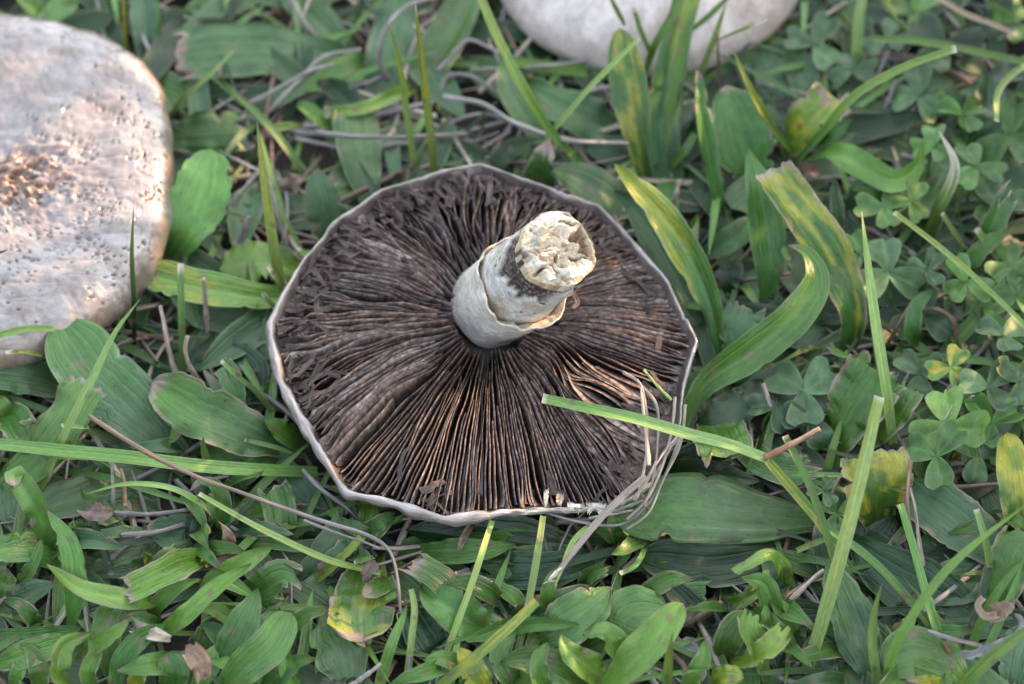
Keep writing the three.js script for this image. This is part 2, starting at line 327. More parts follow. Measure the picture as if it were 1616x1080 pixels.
      c = [c[0] * k * (1 + warm), c[1] * k, c[2] * k * (1 - warm)];
      const ct = Math.cos(th0), st = Math.sin(th0);
      return { p: capAt(ct * rad - st * off, st * rad + ct * off, h), c, uv: [cy, rad / 0.02 + ph] };
    });
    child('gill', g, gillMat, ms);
  }
  // torn and curled shreds of gill near the rim
  const shreds = [];
  for (let i = 0; i < 760; i++) {
    const th = rr(0, 2 * Math.PI), m = Math.max(mess(th, 0.5), 0.38); if (rnd() > m * m * 0.5) continue;
    const r0 = Math.sqrt(rr(0.60, 0.90)), R = rimR(th), a = th + rr(-1, 1) * 0.6 + (rnd() < 0.12 ? 1.2 : 0), L = rr(0.004, 0.011), w = rr(0.0007, 0.0016), ph = rr(0, 90), tone = rr(0.55, 1.3), up = rr(-0.0005, 0.0012);
    shreds.push(gridGeo(3, 10, (u, v) => {
      const s = v - 0.5, x = Math.cos(th) * r0 * R + Math.cos(a) * s * L, y = Math.sin(th) * r0 * R + Math.sin(a) * s * L, rho = Math.hypot(x, y) / rimR(Math.atan2(y, x));
      const side = (u - 0.5) * w + 0.0012 * noise(v * 3, ph), q = Math.min(1, rho);
      const h = gillTop(Math.min(0.95, q)) + up + 0.0009 * noise(v * 4, ph, 2) + (u - 0.5) * w * 1.5 * noise(v * 2.2, ph, 4) - 0.0016 * Math.abs(s);
      const k = tone * (1 + 0.3 * noise(v * 5, u * 2, ph));
      const rc = Math.min(1, 0.95 / Math.max(q, 0.01));
      return { p: capAt((x - Math.sin(a) * side) * (q > 0.95 ? rc : 1), (y + Math.cos(a) * side) * (q > 0.95 ? rc : 1), h), c: [0.085 * k, 0.068 * k, 0.062 * k], uv: [u, v * 0.3 + ph] };
    }));
  }
  const sh = child('gill_shreds', mergeGeometries(shreds), gillMat, ms); sh.userData.kind = 'stuff';

  // stem
  const b0 = onPlane(778, 482, capO.clone().addScaledVector(capN, -0.0055), capN), tipC = P(880, 394, 57), A = tipC.clone().sub(b0), SL = A.length(); A.normalize();
  const s1 = A.clone().cross(toCam).normalize(), s2 = A.clone().cross(s1).normalize();   // s2 faces away from the viewer
  const stemAt = (a, r, s) => b0.clone().addScaledVector(A, s * SL).addScaledVector(s1, Math.cos(a) * r).addScaledVector(s2, Math.sin(a) * r);
  const front = (a) => Math.max(0, -Math.sin(a));          // 1 on the side that faces the viewer
  const shaft = child('stem', gridGeo(120, 90, (u, v) => {
    const a = u * 2 * Math.PI, s = lerp(0.30, 0.985, v);
    let r = lerp(0.0098, 0.0093, sm(0.3, 0.8, s)) * (1 + 0.025 * noise(Math.cos(a) * 1.3, Math.sin(a) * 1.3, s * 4)) + 0.0004 * sm(0.5, 0.35, s);
    const band = 0.75 + 0.11 * noise(a * 2.3, 2) + 0.05 * noise(a * 8, 4), dirt = sm(band - 0.02, band + 0.015, s) * sm(0.25, 0.6, front(a + 0.25) + 0.3 * noise(a * 4, s * 9) + 0.25 * sm(0.8, 0.95, s));
    r += 0.00007 * fbm(a * 9, s * 30, 1, 3) - dirt * 0.0009 + dirt * 0.0009 * fbm(a * 16, s * 60, 3, 3);
    let c = mix3([0.52, 0.51, 0.46], [0.36, 0.28, 0.18], sm(0.05, 0.6, fbm(a * 2.2, s * 13, 6, 4) + 0.25 * sm(0.75, 0.45, s)) * 0.8);
    if (noise(a * 9, s * 42, 5) > 0.86) c = [0.08, 0.06, 0.05];
    c = mix3(c, mix3([0.055, 0.042, 0.034], [0.2, 0.17, 0.15], sm(0.1, 0.5, noise(a * 24, s * 90, 2))), dirt);
    return { p: stemAt(a, r, s), c, uv: [u * 4, s * 2] };
  }, true), M.flesh, ms);
  // broken end: rough pale fibres inside a thin ochre skin
  const brokenEnd = child('broken_end', gridGeo(200, 80, (u, v) => {
    const a = u * 2 * Math.PI, x = Math.cos(a) * v, y = Math.sin(a) * v, rim = 0.0094 * (1 + 0.045 * noise(Math.cos(a) * 2.2, Math.sin(a) * 2.2, 8) + 0.02 * noise(a * 9, 4));
    const bulge = Math.sin(Math.min(1, (1 - v) / 0.4) * Math.PI / 2);
    const wx = x + 0.25 * noise(x * 3, y * 3, 1), wy = y + 0.25 * noise(x * 3 + 7, y * 3, 2), lng = wx * 0.8 + wy * 0.6, acr = -wx * 0.6 + wy * 0.8;
    const rdg = 1 - Math.abs(noise(acr * 4.6, lng * 1.5, 3)), strand = Math.pow(rdg, 2.5), pit = sm(0.12, 0.5, noise(acr * 3.4 + 2, lng * 1.5, 9) + 0.25 * noise(acr * 9, lng * 4, 4)) * sm(1, 0.75, v);
    let h = 0.0004 + 0.0022 * bulge + (0.0022 * strand - 0.0056 * pit) * bulge + (0.0007 * noise(acr * 15, lng * 4, 31) - 0.0010 * sm(0.45, 0.8, noise(acr * 9, lng * 3, 33))) * bulge - 0.0008 * sm(0, 0.6, 1 - v) + 0.0004 * noise(x * 14, y * 16, 2) * bulge + 0.0010 * noise(a * 2.2, 7) * sm(0.6, 1, v);
    if (v > 0.97) h = -0.0018;
    const r = rim * (v > 0.97 ? 0.975 : v);
    let c = mix3([0.62, 0.58, 0.48], [0.26, 0.17, 0.09], clamp(pit * 0.85 + 0.3 * sm(0.5, 0.2, rdg) + 0.55 * sm(0.35, 0.75, noise(acr * 9, lng * 3, 33))));
    c = mix3(c, [0.50, 0.36, 0.18], sm(0.80, 0.95, v + 0.05 * noise(a * 6, 5)) * clamp(0.3 + 0.9 * noise(a * 1.6, 2)));
    c = mix3(c, [0.07, 0.055, 0.045], sm(0.25, 0.7, noise(a * 7, v * 9, 4) + 0.7 * front(a + 0.4) - 0.5) * sm(0.72, 0.95, v));
    return { p: stemAt(a, r, 0.985).addScaledVector(A, h), c, uv: [x * 1.5, y * 1.5] };
  }, true), M.flesh, ms);
  // the skirt round the lower stem, open towards the broken end
  const marg = (a) => 0.45 + 0.045 * noise(Math.cos(a) * 1.6, Math.sin(a) * 1.6, 2) + 0.012 * noise(a * 8, 5) + 0.03 * Math.cos(a - 5.2);
  const flapA = -0.45;
  const skirt = [[0.0106, 0.0, 0], [0.0103, 0.06, 0], [0.0103, 0.16, 0], [0.0103, 0.26, 0], [0.0105, 0.34, 0], [0.0108, -0.06, 1], [0.0111, -0.018, 1], [0.01105, 0.004, 1], [0.0107, 0.006, 1], [0.0104, -0.012, 1], [0.0102, -0.05, 1], [0.0099, -0.11, 1]];
  shaft.add(brokenEnd);
  const ring = child('ring', gridGeo(150, 44, (u, v) => {
    const a = u * 2 * Math.PI, q = v * 11, i = Math.min(10, Math.floor(q)), f = q - i, m = marg(a), S = (k) => skirt[k][2] ? m + skirt[k][1] : Math.min(skirt[k][1], m - 0.06);
    const inn = sm(6.5, 8, q);
    let r = lerp(skirt[i][0], skirt[i + 1][0], f), s = lerp(S(i), S(i + 1), f);
    r += 0.0004 * noise(Math.cos(a) * 2, Math.sin(a) * 2, s * 6) + 0.0005 * sm(4, 7, q) * noise(a * 4, 4) + 0.0019 * sm(4, 6.5, q) * (1 - sm(8.5, 11, q)) * Math.max(0, Math.cos(a - flapA)) ** 1.5 + 0.00006 * fbm(a * 12, s * 40, 2, 3);
    s += 0.007 * sm(5, 7, q) * noise(a * 9, q) - 0.05 * sm(4.5, 7, q) * Math.exp(-(((a - 5.1) / 0.16) ** 2)) - 0.03 * sm(4.5, 7, q) * Math.exp(-(((a - 2.9) / 0.1) ** 2));
    let c = mix3([0.38, 0.35, 0.32], [0.58, 0.54, 0.47], sm(0.05, 0.34, s));
    const k = 1 + 0.18 * fbm(a * 5, s * 14, 4, 3); c = c.map((x) => x * k);
    c = mix3(c, [0.42, 0.29, 0.16], inn * (0.35 + 0.4 * noise(a * 7, q)));
    return { p: stemAt(a, r, s), c, uv: [u * 4, s * 3] };
  }, true), M.flesh, ms);
  // torn flap of veil on the right of the skirt, and a crumb of flesh on its margin
  const fl = [P(905, 462, 40), P(908, 470, 39.5), P(912, 478, 39), P(904, 486, 38.5)];
  const shred = child('veil_shred', leafGeo(new THREE.CatmullRomCurve3([P(893, 466, 40.5), ...fl]), 0.0013, { prof: 'strip', col: 'tan', wave: 0.2, nv: 14, seed: 4, edge: 0 }), M.dead, ms);
  ring.add(shred);
  // pale scraps of veil and flesh along the near rim
  reseed(5);
  for (const [px, py, w, l, hh, cu] of [[861, 790, 17, 27, 2.2, 0.7], [883, 790, 22, 16, 1.3, 0.6], [908, 801, 30, 11, 0.8, 0.3], [940, 801, 38, 12, 0.9, 0.35]]) {
    const at = (y, h) => onPlane(px, y, capO, capN).addScaledVector(capN, h / 1000);
    const sp = new THREE.CatmullRomCurve3([at(py + l * 0.35, -0.6), at(py + l * 0.12, 0.5), at(py - l * 0.2, hh * 0.7), at(py - l * 0.5, hh)]);
    const flake = child('cap_scrap', leafGeo(sp, w * PX, { prof: 'cut', col: 'cream', col2: 'cream', fold: 0.2, curl: cu, wave: 0.35, jag: 0.1, edge: 0.5, tip: 0.2, seed: px, spot: 2 }), M.flesh, ms);
    capMesh.add(flake);
  }
}

// ---------------------------------------------------------------- the pitted mushroom at the left
{
  const c2 = P(-38, 286, 21);
  const out = [[0, 17], [60, 24], [130, 43], [200, 76], [232, 102], [253, 134], [266, 185], [272, 240], [272, 290], [266, 350], [254, 395], [236, 432], [207, 468], [170, 498], [130, 522], [90, 543], [40, 560], [-20, 570], [-90, 565], [-180, 530], [-260, 470], [-320, 380], [-345, 290], [-330, 190], [-270, 100], [-180, 45], [-80, 18]];
  const pol = out.map(([x, y]) => { const d = P(x, y, 21).sub(c2); return [Math.atan2(d.z, d.x), Math.hypot(d.x, d.z)]; }).sort((a, b) => a[0] - b[0]);
  const R = (th) => { let s = 0, wt = 0; for (const [a, r] of pol) { let d = Math.atan2(Math.sin(th - a), Math.cos(th - a)); const w = Math.exp(-d * d / 0.018); s += w * r; wt += w; } return s / wt; };
  const Rt = []; for (let i = 0; i <= 640; i++) Rt.push(R(i / 640 * 2 * Math.PI));
  const pr = new THREE.CatmullRomCurve3([[0, -2.2], [0.25, -2.0], [0.5, -0.3], [0.7, 1.6], [0.82, 2.0], [0.91, 1.0], [0.97, -1.2], [0.998, -4], [1.0, -6.5], [0.975, -9], [0.9, -10.5], [0.7, -11], [0.3, -11], [0, -11]].map(([r, h]) => V(r, h / 1000 * 1, 0)), false, 'catmullrom', 0.5);
  const m = thing('mushroom', 'big pale mushroom cap with brown pits and a sunlit rim at the left edge', 'mushroom', null, V(c2.x, 0, c2.z));
  const pits = (x, z, zone) => {           // small round and oval hollows
    let m = 0;
    for (const [cs, k0] of [[0.0011, 1], [0.0021, 2]]) {
      const gx = Math.floor(x / cs), gz = Math.floor(z / cs);
      for (let i = -1; i <= 1; i++) for (let j = -1; j <= 1; j++) {
        const a = gx + i, b = gz + j; if (hash3(a, b, k0) > (0.85 * zone + 0.012) * sm(-0.5, 0.4, noise(x * 260, z * 260, 7)) * 1.2) continue;
        const px = (a + hash3(a, b, 11 + k0)) * cs, pz = (b + hash3(a, b, 21 + k0)) * cs, r = cs * lerp(0.10, 0.34, hash3(a, b, 31 + k0)), an = hash3(a, b, 41) * 3, e = lerp(1, 1.9, hash3(a, b, 51));
        const dx = x - px, dz = z - pz, ux = dx * Math.cos(an) + dz * Math.sin(an), uz = -dx * Math.sin(an) + dz * Math.cos(an);
        m = Math.max(m, 1 - sm(0.55, 1.15, Math.hypot(ux * e, uz) / r + 0.25 * noise(x * 2500, z * 2500, 3)));
      }
    }
    return m;
  };
  const NV = 280, prT = []; for (let j = 0; j <= NV; j++) prT.push(pr.getPoint(j / NV * 1));
  child('cap', gridGeo(640, NV, (u, v, i, j) => {
    const th = u * 2 * Math.PI, q = prT[j], r = q.x * Rt[i], x = Math.cos(th) * r, z = Math.sin(th) * r, topside = 1 - sm(0.60, 0.68, v);
    const X = x / 0.01, Z = z / 0.01;
    // pits gather on the right half of the top, blisters near the centre, creases at the rim
    const dx = (x - 0.027) / 0.018, dz = (z - 0.009) / 0.020, zone = Math.exp(-(dx * dx + dz * dz) * 0.75);
    const pit = pits(x, z, zone) * topside;
    const cen = Math.exp(-(((x - 0.011) / 0.013) ** 2 + ((z - 0.001) / 0.012) ** 2));
    const bl = cen * (fbm(X * 4.5, Z * 5.2, 8, 3) - 0.5 * sm(0.1, 0.5, noise(X * 7, Z * 9, 4))) * topside;
    const swell = fbm(X * 0.55, Z * 0.55, 3, 3), crease = Math.pow(1 - Math.abs(noise(X * 1.1 + 0.4 * noise(X * 3, Z * 3), Z * 1.6, 4)), 14) * sm(0.3, 0.7, q.x) * topside;
    const rad = Math.pow(1 - Math.abs(noise(th * 14, q.x * 2, 6)), 8) * sm(0.75, 0.95, q.x) * topside;
    const y = q.y + 0.0024 * swell * topside - 0.0008 * pit + 0.0030 * bl - 0.0004 * crease + 0.0002 * fbm(X * 2 + Z, Z * 5 - X * 2, 6, 3) - 0.0004 * rad + 0.00022 * fbm(X * 7, Z * 7, 1, 3) - 0.0012 * Math.exp(-(((x + 0.010) / 0.012) ** 2 + ((z + 0.024) / 0.010) ** 2)) * 2;
    let c = mix3([0.215, 0.195, 0.188], [0.125, 0.096, 0.082], clamp(0.5 + 0.9 * fbm(X * 1.3 + Z * 0.7, Z * 2.6 - X * 1.1, 5, 5)));
    c = mix3(c, [0.20, 0.11, 0.065], 0.95 * cen * clamp(0.6 + noise(X * 2, Z * 2, 2)));
    c = mix3(c, [0.06, 0.045, 0.04], pit * 0.85);
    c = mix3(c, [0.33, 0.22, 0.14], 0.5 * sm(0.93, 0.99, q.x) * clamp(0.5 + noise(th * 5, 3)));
    if (noise(X * 15, Z * 15, 3) > 0.75) c = mix3(c, [0.16, 0.12, 0.1], 0.6 * topside);
    return { p: c2.clone().add(V(x, y + 0.0035, z)), c, uv: [x / 0.02, z / 0.02 + v] };
  }, true), M.cap, m);
  child('stem', gridGeo(32, 8, (u, v) => { const a = u * 2 * Math.PI, r = 0.011 * (1 + 0.1 * noise(a, v * 2)); return { p: V(c2.x + Math.cos(a) * r, lerp(-0.002, 0.0135, v), c2.z + Math.sin(a) * r), c: [0.4, 0.36, 0.3], uv: [u, v] }; }, true), M.flesh, m);
}

// ---------------------------------------------------------------- the smooth mushroom at the back
{
  const a = P(785, 0, 16), b = P(1267, 0, 16), R = b.distanceTo(a) / 2 * 1.07, low = P(1028, 120, 7);
  const c = V((a.x + b.x) / 2, 0, low.z - R * 0.985);
  const m = thing('mushroom', 'smooth whitish mushroom cap cut by the top edge behind upright leaves', 'mushroom', null, c);
  const pr = new THREE.CatmullRomCurve3([[0, 31], [0.3, 30], [0.6, 26.5], [0.8, 21.5], [0.93, 16], [0.99, 11], [1.0, 8.5], [0.985, 6.8], [0.95, 7], [0.85, 9], [0.4, 11], [0, 11]].map(([r, h]) => V(r * R, h / 1000, 0)), false, 'catmullrom', 0.5);
  child('cap', gridGeo(200, 90, (u, v) => {
    const th = u * 2 * Math.PI, q = pr.getPoint(v), w = 1 + 0.03 * noise(Math.cos(th) * 1.6, Math.sin(th) * 1.6, 4), x = Math.cos(th) * q.x * w, z = Math.sin(th) * q.x * w;
    const X = x / 0.01, Z = z / 0.01, Y = q.y / 0.01;
    let k = 1 + 0.12 * fbm(X * 0.8, Z * 0.8, Y, 3); let col = [0.46 * k, 0.40 * k, 0.365 * k];
    col = mix3(col, [0.30, 0.235, 0.18], sm(0.1, 0.5, fbm(X * 0.7 + 3, Z * 0.7, Y * 1.2, 4)) * 0.7);
    return { p: V(c.x + x, q.y + 0.0008 * fbm(X, Z, Y, 3), c.z + z), c: col, uv: [u * 5, v * 1.2] };
  }, true), M.cap, m);
  child('stem', gridGeo(32, 8, (u, v) => { const t = u * 2 * Math.PI, r = 0.011 * (1 + 0.1 * noise(t, v * 2)); return { p: V(c.x + Math.cos(t) * r, lerp(-0.002, 0.0115, v), c.z + Math.sin(t) * r), c: [0.4, 0.36, 0.3], uv: [u, v] }; }, true), M.flesh, m);
}

// ---------------------------------------------------------------- broad-leaved plants: leaves are parts of the rosette they grow from
let leafSeed = 10;
function plant(name, label, group, base, leaves, under = 0, ang = [0, 360], len = [150, 260]) {
  const b = P(base[0], base[1], 1), g = thing(name, label, 'plant', group, V(b.x, 0, b.z));
  for (const [pts, w, o = {}] of leaves) {
    const s = ++leafSeed;
    const m = child('leaf', leafGeo(spine(pts), w * PX * (pts[0] < 520 && pts[1] > 840 ? 0.84 : 0.95), { seed: s, fold: 0.25 + (s % 5) * 0.09, wave: 0.06 + (s % 4) * 0.035, twist: ((s * 7) % 11 - 5) * 0.07, ...o }), o.dull ? M.leafDull : o.ribs || s % 3 ? M.leaf : M.leafSoft, g);
    if (o.label) m.userData.label = o.label;
  }
  reseed(leafSeed * 3 + 1);
  const jobs = [];
  for (let i = 0; i < under; i++) {                  // the lower leaves of the rosette
    const a = (lerp(ang[0], ang[1], (i + rr(0.2, 0.8)) / under)) * Math.PI / 180, L = rr(...len);
    const q = [base[0], base[1], rr(1, 3), base[0] + Math.cos(a) * L * 0.5, base[1] + Math.sin(a) * L * 0.42, rr(4, 8), base[0] + Math.cos(a) * L, base[1] + Math.sin(a) * L * 0.8, rr(3, 9)];
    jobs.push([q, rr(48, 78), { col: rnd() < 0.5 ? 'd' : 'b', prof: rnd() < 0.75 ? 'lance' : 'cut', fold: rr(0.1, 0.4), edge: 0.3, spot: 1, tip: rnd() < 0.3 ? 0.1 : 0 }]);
  }
  if (base[1] > 820 || (base[0] < 320 && base[1] > 700)) for (let i = 0; i < 8; i++) {   // and the narrow young ones between them
    const a = rr(0, 6.283), d0 = rr(0, 70), x0 = base[0] + Math.cos(a * 3) * d0, y0 = base[1] - rr(0, 90), L = rr(70, 150), h = rr(8, 17);
    jobs.push([[x0, y0, 3, x0 + Math.cos(a) * L * 0.5, y0 - 10 + Math.sin(a) * L * 0.35, h, x0 + Math.cos(a) * L, y0 - 8 + Math.sin(a) * L * 0.7, h * rr(0.8, 1.2)], rr(24, 40), { col: 'lggb'[i % 4], fold: rr(0.3, 0.8), roll: rr(-0.4, 0.4), twist: rr(-0.6, 0.6), edge: rnd() < 0.4 ? 0.7 : 0.3, spot: 2, tip: rnd() < 0.35 ? 0.08 : 0, wave: rr(0.05, 0.2) }]);
  }
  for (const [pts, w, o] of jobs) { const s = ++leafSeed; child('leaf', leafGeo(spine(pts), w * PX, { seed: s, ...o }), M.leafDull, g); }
  return g;
}
const GP = 'broad-leaved rosettes in the lawn';
const PLN = 'broadleaf_plant';

plant(PLN, 'dull ribbed leaf with frayed pale end, right of the pitted mushroom top', GP, [570, 100], [
  [[575, 105, 3, 460, 82, 9, 350, 80, 12, 262, 92, 12], 102, { prof: 'cut', col: 'b', tip: 0.09, ribs: 0.05, fold: 0.15, dull: 1, jag: 0.05, spot: 2 }],
  [[560, 120, 2, 480, 140, 5, 400, 150, 6, 300, 150, 5], 40, { col: 'd', dull: 1 }],
], 2, [150, 260], [200, 280]);
plant(PLN, 'ribbed dull leaf ending ragged, pointing right from behind the pitted mushroom', GP, [240, 215], [
  [[225, 212, 4, 290, 212, 9, 350, 208, 11, 402, 202, 11], 80, { prof: 'cut', col: 'b', col2: 'g', tip: 0.07, ribs: 0.05, fold: 0.1, spot: 3, dull: 1 }],
  [[250, 260, 2, 300, 268, 5, 350, 262, 5], 34, { col: 'b', dull: 1 }],
]);
plant('toothed_leaf_plant', 'bright green toothed leaf standing beside the right rim of the pitted mushroom', GP, [262, 418], [
  [[255, 425, 3, 285, 372, 15, 318, 300, 22, 334, 236, 25], 98, { prof: 'round', col: 'l', fold: 0.12, wave: 0.08, teeth: 0.11, ribs: 0, edge: 0.1 }],
  [[500, 445, 4, 440, 420, 8, 390, 415, 10, 345, 425, 9], 74, { prof: 'round', col: 'l', teeth: 0.12, fold: 0.1, ribs: 0 }],
]);
plant(PLN, 'long green leaf with yellow brown tip behind three cut pale stalks', GP, [500, 470], [
  [[490, 474, 5, 400, 468, 12, 300, 450, 16, 216, 424, 18], 66, { prof: 'cut', col: 'l', fold: 0.5, yel: 0.5, tip: 0.06, wave: 0.08 }],
  [[460, 520, 3, 380, 505, 6, 310, 500, 8, 270, 500, 8], 60, { col: 'b', dull: 1 }],
], 3, [100, 230], [140, 220]);
plant(PLN, 'bluish pointed leaf standing just behind the upper left gill rim', GP, [535, 400], [
  [[535, 410, 3, 518, 350, 12, 505, 300, 18, 499, 266, 20], 72, { col: 'b', fold: 0.2, dull: 1 }],
  [[590, 335, 3, 575, 280, 8, 566, 230, 10, 556, 165, 11], 82, { prof: 'cut', col: 'b', fold: 0.05, dull: 1, ribs: 0.03 }],
  [[470, 330, 3, 440, 345, 6, 380, 332, 7, 340, 330, 7], 30, { col: 'g', dull: 1 }],
]);
plant(PLN, 'wide blurred bluish leaves behind the two tall yellow-tipped blades', GP, [640, 140], [
  [[606, 165, 3, 612, 100, 8, 622, 40, 10, 630, -30, 12], 84, { prof: 'strip', col: 'b', fold: 0.05, dull: 1 }],
  [[645, 150, 3, 682, 92, 9, 715, 40, 12, 742, -20, 14], 78, { prof: 'strip', col: 'b', fold: 0.2, dull: 1 }],
  [[540, 240, 2, 560, 200, 6, 540, 150, 7, 500, 130, 8], 60, { col: 'd', dull: 1 }],
]);
plant('curled_leaf_plant', 'small bright curled leaf lying across dead stalks above the gill cap', GP, [640, 150], [
  [[655, 140, 4, 620, 152, 10, 570, 172, 12, 512, 178, 11], 30, { prof: 'strip', col: 'l', fold: 0.6, tip: 0.05, edge: 0.1 }],
  [[545, 210, 4, 510, 192, 9, 480, 170, 12, 468, 168, 12], 28, { prof: 'round', col: 'l', fold: 0.5, edge: 0 }],
  [[482, 196, 6, 450, 200, 9, 414, 205, 9], 17, { prof: 'lance', col: 'y', yel: 0.9, tip: 0.3 }],
]);
plant(PLN, 'dull green leaves behind the top rim of the pitted mushroom', GP, [150, 20], [
  [[240, 100, 3, 232, 50, 8, 222, -20, 10], 58, { prof: 'strip', col: 'b', dull: 1 }],
  [[90, 40, 3, 60, 18, 8, 20, -15, 10], 34, { col: 'l' }], [[180, 60, 2, 160, 20, 6, 120, -20, 8], 40, { col: 'd' }],
  [[120, 50, 3, 110, 10, 7, 130, -20, 9], 30, { col: 'g' }], [[290, 60, 3, 310, 20, 7, 345, -20, 9], 44, { col: 'g', dull: 1 }], [[390, 30, 3, 340, 30, 7, 295, 5, 8], 40, { col: 'b', dull: 1 }],
  [[420, 20, 3, 370, 10, 7, 330, 40, 8], 24, { col: 'l' }],
], 4, [0, 180], [120, 200]);

// in front of the rear mushroom
plant(PLN, 'upright spotted leaves rising before the smooth rear mushroom', GP, [1035, 290], [
  [[1018, 300, 3, 1004, 210, 16, 990, 120, 27, 978, 44, 34], 66, { prof: 'round', col: 'g', fold: 0.15, yel: 0.55, spot: 5, edge: 0.4 }],
  [[1058, 300, 3, 1044, 200, 15, 1062, 90, 25, 1086, -10, 33], 66, { prof: 'strip', col: 'b', col2: 'g', fold: 0.55, yel: 0.3, spot: 2 }],
  [[1068, 290, 4, 1056, 190, 17, 1072, 100, 28, 1088, 30, 34], 20, { prof: 'blade', col: 'l', fold: 0.4 }],
  [[1010, 215, 3, 940, 196, 8, 880, 165, 11, 826, 130, 12], 86, { col: 'b', col2: 'g', fold: 0.3, spot: 2, dull: 1 }],
  [[1015, 345, 3, 960, 310, 9, 910, 280, 12, 872, 268, 12], 78, { col: 'b', fold: 0.25, dull: 1 }],
  [[1040, 290, 2, 1080, 240, 8, 1120, 190, 11, 1140, 150, 11], 60, { col: 'd' }],
  [[1000, 120, 4, 920, 112, 7, 850, 104, 8, 790, 96, 9], 26, { prof: 'strip', col: 'l', dull: 1 }],
], 4, [200, 350], [120, 190]);
plant(PLN, 'pale-tipped triangular leaf poking over the top gill rim', GP, [850, 320], [
  [[852, 325, 5, 852, 290, 14, 858, 250, 22, 864, 218, 26], 62, { col: 'g', fold: 0.5, tip: 0.25, edge: 0.9 }],
  [[878, 250, 3, 835, 190, 11, 806, 140, 14, 790, 92, 15], 54, { col: 'b', fold: 0.3, dull: 1 }],
  [[760, 300, 2, 790, 250, 8, 820, 230, 9, 850, 220, 9], 40, { col: 'd', dull: 1 }],
]);
plant(PLN, 'folded narrow leaf with dead papery tip right of the rear mushroom leaves', GP, [1140, 360], [
  [[1146, 370, 3, 1124, 270, 15, 1108, 180, 24, 1100, 108, 28], 38, { col: 'g', fold: 1.0, tip: 0.12 }],
  [[1120, 345, 3, 1118, 250, 11, 1110, 180, 15, 1128, 120, 18], 30, { col: 'd', fold: 0.6 }],
  [[1200, 310, 3, 1178, 240, 14, 1160, 180, 20, 1146, 134, 22], 112, { col: 'g', fold: 0.35, edge: 0.6, tip: 0.07, dull: 1 }],
  [[1155, 350, 3, 1210, 330, 6, 1240, 290, 8, 1250, 250, 9], 70, { col: 'd', dull: 1 }],
]);
plant(PLN, 'tattered yellow leaf and twisted green leaf beside the curving bright blade', GP, [1262, 250], [
  [[1235, 246, 5, 1262, 210, 16, 1300, 170, 22, 1338, 126, 25], 84, { prof: 'cut', col: 'y', fold: 0.35, yel: 0.9, tip: 0.22, jag: 0.16, spot: 5, edge: 0.8, wave: 0.14 }],
  [[1258, 262, 4, 1310, 238, 18, 1362, 262, 22, 1412, 284, 21, 1446, 262, 22, 1459, 216, 25], 52, { prof: 'lance', col: 'l', fold: 0.35, twist: 1.9, roll: -0.3, wave: 0.1, edge: 0.1 }],
  [[1270, 225, 6, 1308, 210, 20, 1345, 190, 23], 46, { col: 'g', roll: 0.4, fold: 0.3 }],
  [[1240, 200, 2, 1235, 150, 6, 1216, 110, 8, 1205, 80, 9], 74, { col: 'b', dull: 1 }], [[1250, 190, 2, 1270, 150, 6, 1262, 110, 8, 1240, 60, 10], 64, { col: 'b', dull: 1 }],
], 3, [200, 340], [140, 200]);

// right of the gill cap
plant(PLN, 'long folded leaf arching against the right gill rim, yellow at its tip', GP, [1150, 580], [
  [[1142, 585, 4, 1118, 470, 16, 1062, 360, 26, 1002, 290, 31, 970, 258, 32], 64, { col: 'g', col2: 'y', fold: 0.7, yel: 0.5, edge: 0.5, roll: -0.35 }],
  [[1130, 560, 3, 1070, 440, 12, 1010, 340, 18, 968, 300, 20], 66, { col: 'b', fold: 0.3, dull: 1 }],
  [[1100, 410, 4, 1130, 392, 10, 1162, 372, 13, 1187, 346, 14], 48, { prof: 'round', col: 'b', col2: 'g', fold: 0.4, dull: 1, tip: 0.08 }],
  [[1164, 590, 3, 1166, 545, 9, 1172, 510, 12, 1182, 476, 13], 72, { prof: 'cut', col: 'b', fold: 0.1, spot: 2, ribs: 0.05, dull: 1, tip: 0.05 }],
  [[1130, 480, 2, 1150, 440, 7, 1170, 410, 9], 50, { col: 'd' }], [[1090, 430, 2, 1090, 380, 7, 1100, 340, 8], 26, { col: 'l' }],
], 3, [250, 350], [120, 180]);
plant(PLN, 'wide leaf with broken yellow blotched end bending over darker leaves', GP, [1345, 548], [
  [[1338, 556, 4, 1345, 490, 16, 1310, 405, 27, 1262, 332, 33, 1215, 264, 36], 78, { prof: 'cut', col: 'g', fold: 0.3, yel: 0.65, spot: 9, edge: 0.7, tip: 0.04, jag: 0.015, twist: 0 }],
  [[1208, 500, 4, 1214, 410, 18, 1200, 310, 27, 1182, 232, 32], 66, { col: 'g', fold: 0.25, spot: 2 }],
  [[1275, 545, 3, 1285, 480, 12, 1268, 430, 15, 1255, 390, 16], 56, { prof: 'lance', col: 'b', fold: 0.2, dull: 1 }],
  [[1320, 400, 3, 1322, 340, 12, 1318, 300, 16, 1318, 278, 18], 28, { col: 'b', fold: 0.9, edge: 0.9 }],
  [[1350, 420, 2, 1352, 340, 8, 1362, 270, 10], 54, { col: 'd', dull: 1 }], [[1390, 520, 2, 1382, 460, 8, 1392, 420, 9], 60, { col: 'd' }],
], 4, [180, 360], [130, 210]);
plant(PLN, 'bright leaf sweeping up from the right gill rim to a hooked brown tip', GP, [1075, 680], [
  [[1066, 690, 5, 1110, 610, 14, 1190, 552, 21, 1260, 490, 27, 1287, 440, 30, 1272, 400, 32, 1244, 386, 33], 70, { col: 'g', fold: 0.55, spot: 5, tip: 0.03, roll: 0.3, twist: 0 }],
  [[1076, 690, 3, 1120, 670, 8, 1170, 640, 10, 1210, 600, 11], 70, { col: 'd' }],
  [[1150, 640, 3, 1180, 600, 8, 1230, 570, 9, 1270, 560, 9], 60, { col: 'd', dull: 1 }],
], 2, [300, 360], [120, 190]);
